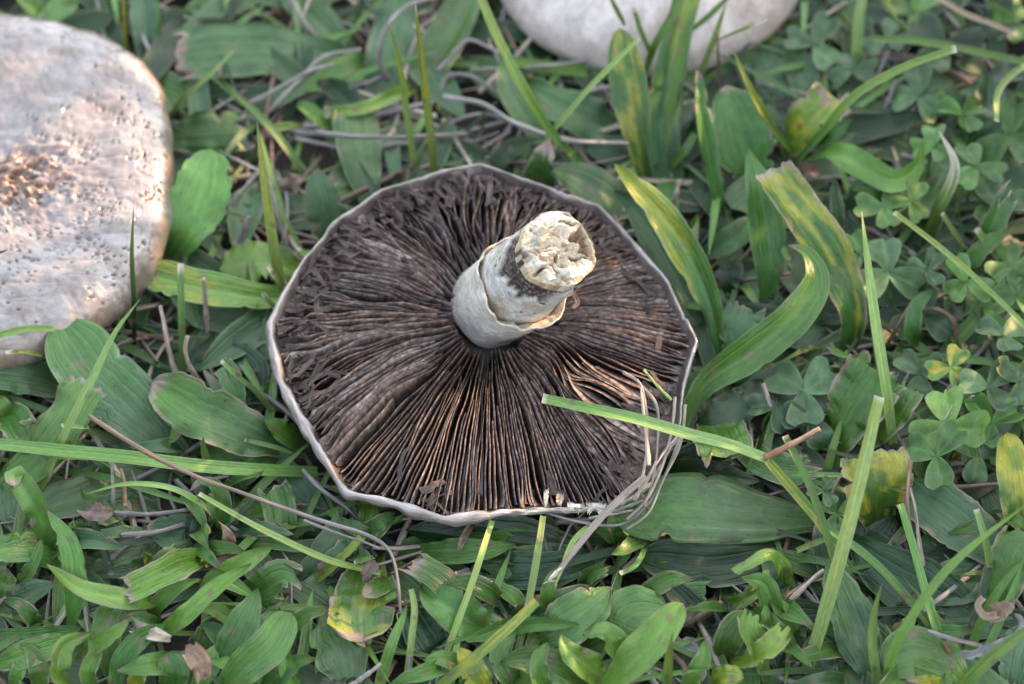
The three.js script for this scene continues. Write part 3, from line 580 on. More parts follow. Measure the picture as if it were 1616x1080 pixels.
plant(PLN, 'broad leaf cut short with ragged brown edges, left of the thin tall blade', GP, [1345, 720], [
  [[1312, 716, 5, 1340, 655, 14, 1375, 600, 21, 1402, 556, 24], 108, { prof: 'cut', col: 'g', fold: 0.12, ribs: 0.05, tip: 0.06, jag: 0.1, edge: 0.8 }],
  [[1360, 710, 4, 1392, 670, 13, 1420, 630, 18, 1442, 585, 20], 66, { prof: 'cut', col: 'g', fold: 0.1, tip: 0.06, jag: 0.14, edge: 0.8 }],
  [[1388, 830, 5, 1386, 790, 15, 1382, 740, 22, 1380, 694, 24], 116, { prof: 'cut', col: 'g', col2: 'y', fold: 0.1, yel: 0.75, tip: 0.07, jag: 0.09, edge: 0.7, ribs: 0.04 }],
  [[1428, 770, 4, 1450, 720, 12, 1455, 680, 17, 1440, 650, 19], 34, { prof: 'blade', col: 'g', fold: 0.6, roll: 0.7, tip: 0.05 }],
  [[1375, 560, 6, 1340, 562, 16, 1312, 548, 19, 1290, 532, 20], 28, { prof: 'cut', col: 'l', fold: 0.3, roll: 1.0, edge: 1, tip: 0.12, jag: 0.1, wave: 0.3 }],
  [[1378, 575, 6, 1350, 592, 13, 1318, 588, 15, 1286, 580, 16], 34, { prof: 'cut', col: 'g', fold: 0.3, edge: 1, tip: 0.15, jag: 0.12, wave: 0.25, roll: -0.5 }],
  [[1415, 720, 2, 1460, 720, 6, 1500, 690, 7], 60, { col: 'd' }], [[1370, 880, 3, 1380, 840, 6, 1410, 810, 8], 90, { col: 'd' }],
], 3, [200, 340], [120, 200]);
plant(PLN, 'very broad parallel-ribbed leaf lying beneath the lower right gill rim', GP, [1290, 815], [
  [[1300, 822, 5, 1200, 818, 12, 1090, 805, 16, 966, 812, 15], 118, { prof: 'round', col: 'b', col2: 'g', ribs: 0.10, fold: 0.1, wave: 0.03, edge: 0.2, twist: 0 }],
  [[1118, 660, 3, 1135, 690, 13, 1146, 722, 17, 1152, 752, 18], 96, { prof: 'cut', col: 'g', fold: 0.35, edge: 0.95, tip: 0.07, jag: 0.16 }],
  [[1160, 700, 3, 1200, 730, 9, 1260, 745, 12, 1300, 740, 13], 60, { prof: 'cut', col: 'g', tip: 0.05, edge: 0.7 }],
  [[1000, 760, 3, 1080, 745, 9, 1140, 752, 11, 1200, 760, 10], 50, { col: 'd' }],
  [[1280, 850, 3, 1200, 880, 8, 1120, 895, 9, 1010, 880, 9], 90, { prof: 'round', col: 'd', ribs: 0.05, dull: 1 }],
], 2, [160, 300], [150, 220]);
plant(PLN, 'dull dark leaf with brown mark and yellow margined leaves at the right edge', GP, [1620, 890], [
  [[1625, 905, 4, 1545, 848, 12, 1480, 800, 15, 1424, 764, 15], 92, { prof: 'cut', col: 'b', fold: 0.12, edge: 0.6, spot: 2, dull: 1 }],
  [[1604, 870, 5, 1606, 800, 18, 1600, 740, 25, 1588, 684, 28], 62, { prof: 'round', col: 'g', col2: 'y', yel: 0.85, fold: 0.3, spot: 2 }],
  [[1560, 990, 3, 1578, 930, 12, 1600, 880, 18, 1625, 835, 21], 80, { prof: 'cut', col: 'g', edge: 0.9, fold: 0.2 }],
  [[1600, 1000, 2, 1500, 960, 6, 1400, 900, 8, 1340, 850, 8], 110, { col: 'd', ribs: 0.05, dull: 1 }],
  [[1570, 900, 2, 1490, 880, 6, 1440, 850, 7], 50, { col: 'b', dull: 1 }],
], 2, [150, 260], [150, 260]);
plant(PLN, 'long dark ribbed leaf and rounded leaf at the lower right, crossed by blades', GP, [1400, 1090], [
  [[1392, 1100, 4, 1366, 1040, 11, 1336, 960, 16, 1308, 882, 18], 82, { col: 'b', col2: 'g', fold: 0.5, ribs: 0.05 }],
  [[1530, 1095, 5, 1490, 1050, 13, 1440, 1034, 16, 1395, 1056, 15], 92, { prof: 'round', col: 'g', fold: 0.2 }],
  [[1500, 1080, 8, 1460, 1074, 16, 1428, 1074, 18], 20, { prof: 'lance', col: 'y', yel: 0.7, tip: 0.25 }],
  [[1600, 1100, 4, 1610, 1040, 10, 1625, 980, 13], 80, { col: 'b', ribs: 0.04 }],
  [[1440, 1040, 2, 1450, 980, 6, 1460, 930, 8], 90, { col: 'd', ribs: 0.04 }], [[1250, 1090, 3, 1240, 1020, 8, 1262, 960, 10], 70, { col: 'd' }],
  [[1300, 1100, 3, 1290, 1040, 9, 1282, 1000, 11], 60, { col: 'b' }],
], 3, [180, 330], [150, 260]);
plant('crinkled_leaf_plant', 'crinkled pale green shoot with rolled leaves low at the right of centre', GP, [1210, 1040], [
  [[1210, 1080, 5, 1195, 1030, 14, 1180, 990, 19, 1186, 960, 20], 48, { prof: 'cut', col: 'l', fold: 0.6, edge: 0.8, roll: 0.4 }],
  [[1225, 1000, 5, 1222, 960, 14, 1205, 920, 20, 1170, 912, 22], 46, { col: 'l', fold: 0.7, roll: -0.6, edge: 0.3 }],
  [[1148, 1045, 5, 1180, 1040, 13, 1215, 1020, 18, 1245, 980, 20], 40, { prof: 'cut', col: 'y', fold: 0.4, edge: 0.7, spot: 1 }],
  [[1140, 1050, 4, 1150, 1010, 12, 1165, 985, 15, 1195, 968, 17], 52, { col: 'g', edge: 0.8, fold: 0.5 }],
  [[1235, 935, 5, 1232, 895, 15, 1210, 880, 20, 1160, 905, 20], 34, { prof: 'strip', col: 'l', fold: 0.4, twist: 1.2 }],
  [[1130, 960, 3, 1170, 950, 9, 1200, 930, 10], 30, { prof: 'strip', col: 'l', fold: 0.7 }],
  [[1120, 1090, 4, 1140, 1074, 11, 1175, 1072, 13], 50, { prof: 'round', col: 'y', edge: 0.5, yel: 0.4 }],
], 4, [180, 360], [100, 170]);

// below the gill cap
plant(PLN, 'large dark leaves spread under the bottom rim of the gill cap', GP, [960, 880], [
  [[960, 880, 2, 860, 862, 7, 750, 850, 9, 640, 836, 9], 92, { col: 'd', ribs: 0.05, spot: 2 }],
  [[640, 880, 3, 700, 850, 8, 770, 842, 10, 840, 850, 10], 60, { prof: 'cut', col: 'g', edge: 0.9, jag: 0.1 }],
  [[640, 870, 4, 700, 872, 11, 760, 868, 13, 815, 858, 13], 44, { col: 'l', edge: 0.4, fold: 0.3 }],
  [[700, 920, 2, 800, 905, 7, 880, 900, 9, 950, 880, 9], 70, { col: 'd', ribs: 0.05 }],
], 3, [150, 200], [150, 250]);
plant(PLN, 'wavy ribbed leaf with purple margin left of the bright pointed bottom leaf', GP, [830, 1020], [
  [[822, 1022, 5, 870, 1000, 14, 920, 966, 17, 972, 924, 17], 82, { col: 'g', ribs: 0.06, fold: 0.1, wave: 0.12, edge: 0.6, spot: 3, jag: 0.03 }],
  [[940, 1100, 6, 990, 1055, 18, 1040, 1000, 25, 1079, 953, 28], 64, { prof: 'round', col: 'l', fold: 0.45, roll: -0.15, tip: 0.02 }],
  [[905, 1030, 3, 960, 1000, 10, 1000, 970, 13, 1055, 965, 13], 96, { prof: 'round', col: 'g', ribs: 0.05, fold: 0.2 }],
  [[975, 1050, 4, 968, 1020, 14, 955, 1000, 17, 920, 1004, 17], 56, { prof: 'lance', col: 'l', fold: 0.4, roll: 0.4 }],
  [[960, 1080, 4, 930, 1055, 13, 900, 1030, 18, 884, 1002, 20], 52, { col: 'l', fold: 0.6 }],
  [[950, 1075, 4, 880, 1055, 12, 830, 1040, 14, 790, 1045, 14], 60, { col: 'g', fold: 0.4, edge: 0.4 }],
  [[920, 935, 4, 928, 910, 12, 945, 898, 15, 968, 892, 16], 30, { prof: 'cut', col: 'l', fold: 0.8, edge: 0.8, twist: 1.2 }],
  [[1025, 840, 6, 1005, 855, 13, 985, 868, 15, 964, 876, 15], 32, { prof: 'lance', col: 'l', fold: 0.3, edge: 0.6 }],
  [[1010, 890, 3, 1050, 870, 9, 1085, 868, 10], 52, { col: 'g' }],
  [[800, 960, 4, 770, 935, 12, 735, 920, 15, 700, 918, 15], 40, { col: 'g', fold: 0.5, edge: 0.7 }],
  [[760, 1080, 5, 730, 1055, 12, 700, 1040, 15, 668, 1042, 15], 36, { col: 'l', fold: 0.5 }],
  [[880, 980, 5, 865, 950, 14, 868, 920, 18, 880, 895, 19], 32, { col: 'l', fold: 0.6, edge: 0.5 }],
  [[1010, 960, 5, 1030, 930, 14, 1060, 915, 17, 1095, 915, 17], 36, { col: 'g', fold: 0.5, edge: 0.6 }],
  [[1080, 1100, 6, 1095, 1070, 14, 1110, 1040, 18, 1112, 1010, 20], 36, { col: 'l', fold: 0.5, edge: 0.6 }],
  [[870, 1100, 5, 852, 1070, 14, 850, 1040, 18, 866, 1014, 19], 34, { col: 'l', fold: 0.6 }], [[1100, 1000, 2, 1060, 950, 7, 1030, 940, 8], 50, { col: 'd' }],
], 4, [180, 360], [120, 220]);
plant(PLN, 'rounded blotched leaf hanging over a ragged edge beneath the long straw', GP, [585, 880], [
  [[588, 880, 5, 576, 935, 13, 572, 980, 15, 578, 1026, 14], 116, { prof: 'round', col: 'g', ribs: 0.05, fold: 0.12, yel: 0.45, spot: 6, edge: 0.8, jag: 0.04 }],
  [[620, 912, 6, 600, 925, 15, 572, 942, 17], 34, { prof: 'round', col: 'g', edge: 0.9, tip: 0.2, fold: 0.2 }],
  [[468, 940, 3, 500, 895, 9, 540, 850, 12, 570, 810, 13], 82, { prof: 'cut', col: 'b', fold: 0.2, spot: 1, dull: 1, tip: 0.05 }],
  [[480, 930, 4, 520, 898, 12, 550, 870, 15, 570, 848, 16], 20, { prof: 'strip', col: 'y', fold: 0.6, spot: 1 }],
  [[555, 1100, 3, 545, 1050, 9, 525, 1005, 12, 503, 968, 13], 92, { col: 'b', col2: 'g', ribs: 0.06 }],
  [[760, 980, 4, 720, 940, 13, 680, 905, 17, 634, 884, 18], 50, { prof: 'cut', col: 'g', fold: 0.4, tip: 0.22, spot: 2 }],
  [[790, 1010, 4, 740, 980, 11, 700, 955, 14, 664, 925, 14], 76, { col: 'g', edge: 0.5, spot: 3 }],
  [[700, 1050, 3, 680, 1020, 8, 660, 985, 10, 655, 960, 10], 70, { col: 'd' }],
  [[560, 820, 4, 520, 830, 9, 470, 820, 11], 40, { col: 'd' }],
], 5, [30, 230], [130, 220]);
plant(PLN, 'yellow tipped young leaf at the bottom edge under the streaked yellow blade', GP, [745, 1085], [
  [[770, 1100, 5, 752, 1070, 13, 738, 1045, 16, 724, 1022, 17], 50, { col: 'y', yel: 0.7, fold: 0.3 }],
  [[830, 1095, 4, 800, 1060, 12, 790, 1030, 14, 815, 1000, 15], 40, { col: 'g', edge: 0.5 }],
  [[640, 1100, 3, 690, 1060, 8, 740, 1010, 10], 50, { col: 'd' }],
], 2, [180, 340], [100, 180]);

// lower left
plant(PLN, 'narrow leaf with notched brown hole amid the lower left rosette', GP, [345, 1100], [
  [[338, 1100, 5, 358, 1040, 15, 385, 985, 21, 408, 930, 23], 66, { col: 'g', ribs: 0.05, fold: 0.3, spot: 3 }],
  [[230, 1020, 5, 290, 975, 17, 345, 925, 23, 397, 890, 25], 40, { prof: 'lance', col: 'l', fold: 0.7, edge: 0.5, tip: 0.02 }],
  [[330, 1110, 6, 380, 1060, 17, 425, 1020, 22, 458, 966, 23], 72, { prof: 'round', col: 'l', fold: 0.5, roll: 0.2 }],
  [[380, 960, 5, 420, 930, 15, 448, 915, 19, 472, 938, 19], 78, { prof: 'cut', col: 'g', edge: 0.9, tip: 0.09, jag: 0.1, wave: 0.16 }],
  [[300, 975, 4, 340, 920, 13, 385, 890, 17, 430, 864, 18], 46, { col: 'l', fold: 0.4, edge: 0.4 }],
  [[430, 1100, 4, 420, 1050, 11, 425, 1000, 13, 440, 960, 14], 80, { col: 'g', ribs: 0.04 }],
  [[270, 1100, 4, 272, 1060, 13, 262, 1030, 15], 60, { prof: 'round', col: 'g', edge: 0.4 }],
  [[215, 1095, 5, 222, 1062, 14, 232, 1046, 16], 40, { col: 'y', yel: 0.5, tip: 0.12, edge: 0.9 }],
  [[205, 930, 4, 240, 905, 13, 262, 885, 17, 290, 862, 18], 40, { prof: 'cut', col: 'l', edge: 0.7, fold: 0.4 }],
  [[180, 1100, 5, 190, 1050, 14, 220, 1010, 18, 262, 985, 19], 42, { col: 'g', fold: 0.5, edge: 0.5, spot: 3 }],
  [[300, 1100, 4, 325, 1060, 12, 350, 1030, 15, 390, 1012, 15], 44, { col: 'l', fold: 0.3 }],
  [[20, 935, 4, 48, 900, 14, 60, 875, 17, 66, 850, 19], 30, { col: 'l', fold: 0.5 }],
  [[150, 1100, 5, 140, 1060, 15, 150, 1030, 18, 138, 1000, 20], 34, { col: 'l', fold: 0.6, edge: 0.6 }],
  [[260, 1000, 5, 240, 985, 14, 215, 975, 17, 190, 978, 17], 32, { col: 'g', fold: 0.5, edge: 0.5 }],
  [[395, 1000, 5, 360, 975, 15, 330, 962, 18, 300, 968, 18], 34, { col: 'l', fold: 0.5, spot: 3 }],
  [[440, 1010, 5, 465, 985, 14, 490, 968, 17, 520, 965, 17], 36, { col: 'g', fold: 0.5, edge: 0.7 }],
  [[470, 1100, 5, 455, 1060, 15, 448, 1030, 19, 455, 1000, 20], 36, { col: 'l', fold: 0.6 }],
  [[60, 1000, 5, 50, 975, 15, 30, 955, 18, 5, 948, 18], 34, { col: 'g', fold: 0.4, edge: 0.6 }],
  [[300, 880, 4, 330, 868, 14, 362, 866, 17, 395, 876, 17], 32, { col: 'g', fold: 0.5, edge: 0.6 }],
  [[60, 1100, 5, 62, 1060, 14, 50, 1030, 17, 30, 1018, 18], 40, { col: 'g', edge: 0.6 }],
  [[400, 1100, 5, 440, 1070, 14, 468, 1045, 17, 500, 1040, 17], 40, { col: 'g', fold: 0.5 }],
  [[235, 990, 5, 250, 950, 15, 280, 925, 18, 312, 915, 18], 34, { col: 'l', fold: 0.6, roll: 0.5, edge: 0.5 }],
  [[500, 1090, 2, 470, 1040, 6, 470, 980, 8], 56, { col: 'd' }], [[360, 900, 2, 320, 860, 7, 300, 820, 8], 60, { col: 'd' }],
], 4, [200, 340], [120, 200]);
plant(PLN, 'leaf rolled up with crisp brown edges in the lower left rosette', GP, [330, 920], [
  [[336, 885, 5, 300, 888, 15, 262, 905, 20, 186, 942, 20], 60, { prof: 'cut', col: 'l', fold: 0.8, edge: 1, tip: 0.06, roll: -0.2, wave: 0.1, spot: 2 }],
  [[270, 946, 7, 215, 948, 18, 130, 930, 23, 72, 890, 26], 44, { prof: 'lance', col: 'l', fold: 0.4, edge: 0.5, spot: 2, tip: 0.02 }],
  [[180, 1080, 4, 168, 1020, 12, 175, 970, 15, 190, 945, 16], 60, { prof: 'cut', col: 'g', fold: 0.3, spot: 3 }],
  [[250, 880, 3, 210, 900, 10, 180, 905, 11, 150, 905, 11], 36, { col: 'd' }],
  [[245, 915, 2, 235, 885, 9, 228, 872, 12], 30, { col: 'l' }],
]);
plant(PLN, 'upright bent leaf with curled whitish tip near the left edge', GP, [95, 890], [
  [[85, 890, 5, 72, 840, 17, 50, 790, 26, 24, 752, 30, 22, 768, 32], 50, { prof: 'round', col: 'g', col2: 'l', fold: 0.35, spot: 3, tip: 0.1 }],
  [[108, 1010, 6, 118, 930, 20, 108, 860, 29, 74, 806, 33], 46, { col: 'l', fold: 0.25, roll: -0.2, spot: 2, tip: 0.03 }],
  [[100, 880, 6, 60, 866, 14, 10, 866, 18, -40, 870, 18], 68, { prof: 'strip', col: 'g', fold: 0.25 }],
  [[10, 970, 3, 40, 945, 11, 70, 930, 14, 88, 920, 15], 62, { col: 'b', ribs: 0.06 }],
  [[-20, 1000, 4, 40, 1010, 12, 100, 1000, 14, 130, 990, 14], 46, { col: 'g', spot: 2 }],
  [[-20, 1050, 6, 20, 1040, 14, 60, 1025, 17, 110, 1012, 17], 50, { prof: 'cut', col: 'l', edge: 0.9, roll: 0.3 }],
  [[120, 1090, 6, 90, 1060, 17, 100, 1020, 21, 148, 998, 22], 44, { col: 'l', fold: 0.6, roll: 0.8 }],
  [[120, 1040, 7, 150, 1020, 18, 180, 1000, 22, 205, 976, 24], 38, { col: 'l', fold: 0.5 }],
  [[20, 1095, 4, 30, 1060, 13, 40, 1040, 15], 30, { prof: 'cut', col: 'l', edge: 0.8 }],
  [[0, 960, 3, 8, 930, 9, 12, 900, 10], 40, { col: 'g' }], [[40, 870, 2, 15, 800, 7, 12, 740, 8], 50, { col: 'b' }],
], 4, [220, 400], [120, 200]);
plant(PLN, 'biggest smooth leaf at the left, its rounded tip before the pitted mushroom', GP, [300, 740], [
  [[300, 742, 4, 235, 672, 13, 150, 590, 20, 92, 508, 24], 128, { prof: 'round', col: 'b', col2: 'g', fold: 0.15, wave: 0.05, spot: 3, ribs: 0.01, edge: 0.5 }],
  [[480, 715, 4, 400, 690, 14, 315, 652, 20, 238, 604, 22], 96, { prof: 'round', col: 'b', col2: 'g', fold: 0.35, tip: 0.09, edge: 0.6, dull: 1 }],
  [[350, 690, 3, 372, 640, 11, 360, 590, 14, 330, 560, 15], 40, { prof: 'cut', col: 'g', tip: 0.2, jag: 0.12, edge: 0.8 }],
  [[380, 640, 2, 400, 590, 7, 350, 540, 8], 60, { col: 'd' }],
], 4, [150, 300], [140, 220]);
plant(PLN, 'ribbed leaf with square brown end left of the grass stalk below the mushroom', GP, [20, 740], [
  [[-10, 790, 5, 50, 730, 14, 100, 670, 20, 150, 602, 23], 84, { prof: 'cut', col: 'g', ribs: 0.07, fold: 0.1, tip: 0.04, jag: 0.02, spot: 1 }],
  [[110, 612, 5, 60, 598, 13, 0, 590, 16, -60, 590, 16], 66, { prof: 'strip', col: 'b', fold: 0.25, dull: 1 }],
  [[-20, 640, 4, 20, 660, 12, 45, 690, 15, 70, 655, 16], 60, { prof: 'cut', col: 'g', edge: 0.8, tip: 0.08 }],
  [[190, 745, 2, 140, 780, 8, 90, 800, 10, 40, 830, 10], 80, { col: 'b', ribs: 0.06, dull: 1 }],
  [[250, 800, 3, 190, 800, 8, 130, 830, 9], 60, { col: 'b', ribs: 0.05, dull: 1 }],
], 4, [180, 420], [120, 200]);
plant(PLN, 'drooping leaf with pale bent tip above the thin arching blade', GP, [350, 860], [
  [[345, 870, 4, 352, 820, 14, 345, 775, 21, 320, 760, 24, 298, 775, 23], 34, { prof: 'lance', col: 'g', fold: 0.5, tip: 0.12 }],
  [[320, 880, 3, 315, 840, 10, 330, 800, 12, 345, 770, 13], 44, { col: 'd' }],
  [[440, 880, 3, 445, 830, 10, 440, 790, 12, 430, 760, 13], 70, { prof: 'cut', col: 'g', ribs: 0.05, tip: 0.06, spot: 2 }],
  [[490, 700, 5, 460, 688, 13, 435, 674, 17, 416, 660, 19], 48, { col: 'l', fold: 0.2 }],
  [[470, 780, 2, 420, 760, 6, 370, 720, 8], 60, { col: 'd' }], [[520, 800, 2, 470, 770, 6, 440, 730, 8], 44, { col: 'd' }],
  [[450, 640, 2, 430, 620, 6, 415, 600, 8], 40, { col: 'g' }],
], 3, [180, 340], [100, 180]);

// ---------------------------------------------------------------- clover
let cloverSeed = 500;
function leafletGeo(len, wid, base, dir, nrm, o) {
  const side = dir.clone().cross(nrm).normalize();
  return gridGeo(10, 10, (uu, v) => {
    const u = uu * 2 - 1, f = Math.pow(Math.sin(Math.PI * Math.min(1, v * 0.86 + 0.02) * 0.62 + 0.02), 0.75) * (v > 0.75 ? Math.sqrt(Math.max(0, 1 - ((v - 0.75) / 0.30) ** 2)) : 1);
    const heart = -0.12 * sm(0.8, 1, v) * (1 - Math.abs(u)), w = wid / 2 * f;
    const p = base.clone().addScaledVector(dir, len * (v + heart)).addScaledVector(side, u * w * (1 - 0.25 * o.fold)).addScaledVector(nrm, Math.abs(u) * w * o.fold + len * o.bend * v * v + 0.0003 * noise(u * 2, v * 3, o.seed));
    let c = G[o.col].map((x) => x * o.tone * (1 + 0.18 * noise(u * 2, v * 3, o.seed) + 0.22 * Math.exp(-u * u * 160)));
    c = mix3(c, [0.11, 0.18, 0.09], 0.45 * Math.exp(-(((v - 0.5 - 0.16 * Math.abs(u)) / 0.09) ** 2)) * (o.seed % 2));
    if (o.yel) c = mix3(c, G.yel, o.yel * sm(0, 0.5, noise(u * 1.6, v * 2, o.seed + 2)));
    c = mix3(c, [0.16, 0.2, 0.1], 0.4 * sm(0.85, 1, Math.abs(u)));
    return { p, c, uv: [u * 0.3 + o.seed, v * 0.4] };
  });
}
function clover(label, x, y, h, size, rot, o = {}) {
  size *= 1.06;
  reseed(++cloverSeed);
  const c = P(x, y, h), b = P(x + rr(-15, 15), y + rr(5, 25) + h * 2.4, 1), g = thing('clover', label, 'clover', 'clover sprigs among the grass', V(b.x, 0, b.z));
  const nrm = V(rr(-0.35, 0.35) + (o.nx || 0), 1, rr(0, 0.5) + (o.nz || 0)).normalize(), f = V(0, 0, -1).addScaledVector(nrm, nrm.z).normalize(), s = f.clone().cross(nrm);
  for (let i = 0; i < (o.n || 3); i++) {
    const a = (rot + i * 120 + rr(-14, 14)) * Math.PI / 180, dir = f.clone().multiplyScalar(Math.cos(a)).addScaledVector(s, Math.sin(a)).normalize();
    child('leaflet', leafletGeo(size * PX * rr(0.9, 1.1), size * PX * rr(0.95, 1.15), c, dir, nrm, { fold: (o.fold ?? 0.3) * rr(0.6, 1.4), bend: rr(-0.3, 0.35), col: o.col || 'b', tone: rr(0.75, 1.5), yel: o.yel || 0, seed: cloverSeed + i * 3 }), M.clover, g);
  }
  child('stalk', tubeGeo(new THREE.CatmullRomCurve3([b, b.clone().lerp(c, 0.5).add(V(rr(-0.002, 0.002), 0.001, 0.001)), c]), 0.0005, { col: 'grass', nv: 10, seed: cloverSeed }), M.straw, g);
}
clover('clover below the hooked tip of the twisted leaf, leaves round and overlapping', 1474, 230, 20, 38, 20, { col: 'g' });
clover('clover with a large folded leaflet under the long horizontal upper right blade', 1520, 182, 20, 44, 50, { col: 'g', fold: 0.6 });
clover('round smooth clover just right of the cream dying leaf tip', 1540, 262, 21, 46, -20, { col: 'g', fold: 0.15 });
clover('clover beneath the pale hook-shaped blade at the right', 1592, 215, 18, 52, 10, { col: 'g' });
clover('dark blurred clover behind the hook-shaped blade', 1560, 120, 14, 56, 60, { col: 'd' });
clover('dark blurred clover under the smooth rear mushroom right end', 1285, 70, 12, 50, 40, { col: 'b' });
clover('blurred clover at the top right of the thick pale upright blade', 1400, 60, 12, 40, 10, { col: 'b' });
clover('large dark clover near the top, left of the rust coloured blade', 1490, 70, 12, 62, 80, { col: 'd' });
clover('small yellowish clover left of the cream dying leaf', 1438, 318, 18, 36, 30, { col: 'l', yel: 0.5 });
clover('clover hidden behind the cream dying leaf', 1410, 290, 14, 40, 75, { col: 'd' });
clover('pale clover with tall folded leaflets between the two tall thin blades', 1402, 430, 20, 56, 5, { col: 'b', fold: 0.45, nz: 0.3 });
clover('crumpled clover on the left side of the diagonal yellow-green blade', 1462, 428, 20, 34, 40, { col: 'b', fold: 0.6 });
clover('clover cut through by the diagonal yellow-green blade', 1524, 445, 21, 44, 95, { col: 'g', fold: 0.5 });
clover('clover with yellow patches and a rusty spot at the right', 1502, 580, 20, 38, 20, { col: 'l', yel: 0.8, fold: 0.4 });
clover('pair of cool grey-green clover leaflets at the right edge', 1560, 610, 20, 48, 150, { col: 'b', fold: 0.2 });
clover('rounded grey-green clover touching the right edge', 1612, 600, 20, 42, 170, { col: 'b', fold: 0.15 });
clover('clover leaf with a fan of folded pleats below the right edge pair', 1566, 668, 16, 46, 200, { col: 'g', fold: 0.6 });
clover('tall folded clover leaflets left of the yellow margined leaf', 1500, 672, 22, 58, 0, { col: 'l', fold: 0.55, nz: 0.3 });
clover('clover with a long folded leaflet above the dark dull leaf', 1478, 720, 22, 54, 170, { col: 'g', fold: 0.4 });
clover('lower clover pressed behind the folded leaflets at the right', 1545, 722, 14, 44, 60, { col: 'b' });
clover('small clover leaning on the right end of the diagonal blade', 1584, 530, 20, 42, 60, { col: 'b', fold: 0.4 });
clover('dark clover beside the bright sweeping leaf, right of the gill cap', 1268, 618, 15, 62, -60, { col: 'b', fold: 0.15 });
clover('dark hanging clover leaflet under the reddish twig', 1282, 660, 13, 48, 160, { col: 'd', fold: 0.15 });
clover('tiny clover by the crossing stalks right of the broad ribbed leaf', 1300, 776, 20, 24, 40, { col: 'b', fold: 0.5 });
clover('small clover shoot beneath the crossing stalks', 1322, 812, 16, 32, 200, { col: 'g', fold: 0.5 });
clover('clover at the far upper right corner', 1600, 30, 10, 44, 30, { col: 'g' });
clover('shaded clover to the right of the ragged cut leaf', 1460, 500, 12, 48, 120, { col: 'd' });
clover('shaded clover under the bronze bent stalk', 1500, 510, 10, 50, 30, { col: 'd' });
clover('clover showing its underside right of the twisted leaf', 1580, 330, 18, 50, -30, { col: 'b', fold: 0.5 });
clover('clover beside the ragged right edge leaf, half hidden', 1596, 420, 16, 46, 100, { col: 'g' });
clover('blurred pale clover between two blades at the upper right', 1345, 110, 12, 44, 0, { col: 'b' });
clover('clover deep below the pale clover with tall leaflets', 1400, 480, 10, 62, 180, { col: 'd', fold: 0.1 });
clover('sprig of clover under the right-hand bent tan leaf', 1590, 700, 10, 46, 0, { col: 'g' });

clover('clover between the twisted leaf and the wide yellow blotched leaf', 1395, 330, 17, 44, 40, { col: 'g' });
clover('broad clover behind the long curving blade, near the dry stalks', 1450, 150, 15, 48, 15, { col: 'b' });
clover('dark clover under the far right end of the flat dull blade', 1560, 160, 13, 46, 75, { col: 'd' });
clover('clover leaning over the base of the slanting yellow-green stalk', 1605, 470, 19, 40, 20, { col: 'g', fold: 0.4 });
clover('clover between the spotted yellow clover and the ragged cut leaf', 1450, 590, 15, 42, 70, { col: 'b' });
clover('small bright clover below the spotted yellow clover', 1520, 632, 17, 34, 140, { col: 'l' });
clover('clover at the right edge above the yellow margined leaf', 1610, 655, 14, 44, 90, { col: 'b' });
clover('clover filling the gap right of the sweeping leaf base', 1225, 640, 12, 46, 30, { col: 'd' });
clover('clover peeping between the ragged cut leaf and the brown straw', 1455, 760, 15, 40, 10, { col: 'g' });
clover('clover beside the cream dying leaf, on its right', 1558, 320, 17, 42, 200, { col: 'g' });
clover('clover in shade left of the pale tall-leaflet clover', 1358, 400, 15, 44, -30, { col: 'g', fold: 0.4 });
clover('blurred clover at the top between the two upright pale blades', 1440, 20, 10, 46, 50, { col: 'g' });

plant(PLN, 'long slender leaves mixed into the clover at the right edge', GP, [1540, 520], [
  [[1520, 470, 4, 1530, 420, 14, 1560, 385, 19, 1600, 360, 20], 34, { col: 'g', edge: 0.6 }],
  [[1570, 560, 4, 1560, 510, 13, 1535, 470, 17, 1500, 455, 17], 30, { col: 'b' }],
  [[1480, 620, 4, 1520, 640, 12, 1560, 640, 14, 1610, 625, 14], 34, { col: 'b', edge: 0.5 }],
  [[1450, 560, 4, 1440, 520, 14, 1450, 480, 18, 1475, 455, 19], 32, { col: 'g', edge: 0.5 }],
  [[1620, 560, 4, 1595, 535, 12, 1565, 500, 16, 1550, 480, 16], 28, { col: 'l' }],
  [[1560, 770, 4, 1540, 740, 12, 1530, 700, 16, 1540, 665, 17], 34, { col: 'g', edge: 0.6 }],
]);
plant(PLN, 'slender leaves rising between the twisted leaf and the clover at upper right', GP, [1420, 350], [
  [[1420, 360, 4, 1400, 320, 14, 1372, 300, 18, 1340, 296, 18], 34, { col: 'g', edge: 0.5 }],
  [[1435, 380, 4, 1432, 340, 14, 1415, 310, 18, 1395, 296, 19], 30, { col: 'l' }],
  [[1470, 330, 4, 1500, 300, 12, 1530, 290, 15, 1565, 296, 15], 34, { col: 'g' }],
  [[1530, 240, 4, 1560, 215, 12, 1590, 190, 15, 1625, 180, 15], 44, { col: 'b', dull: 1 }],
  [[1400, 190, 4, 1430, 160, 12, 1460, 140, 15, 1500, 130, 15], 44, { col: 'b', dull: 1 }],
]);

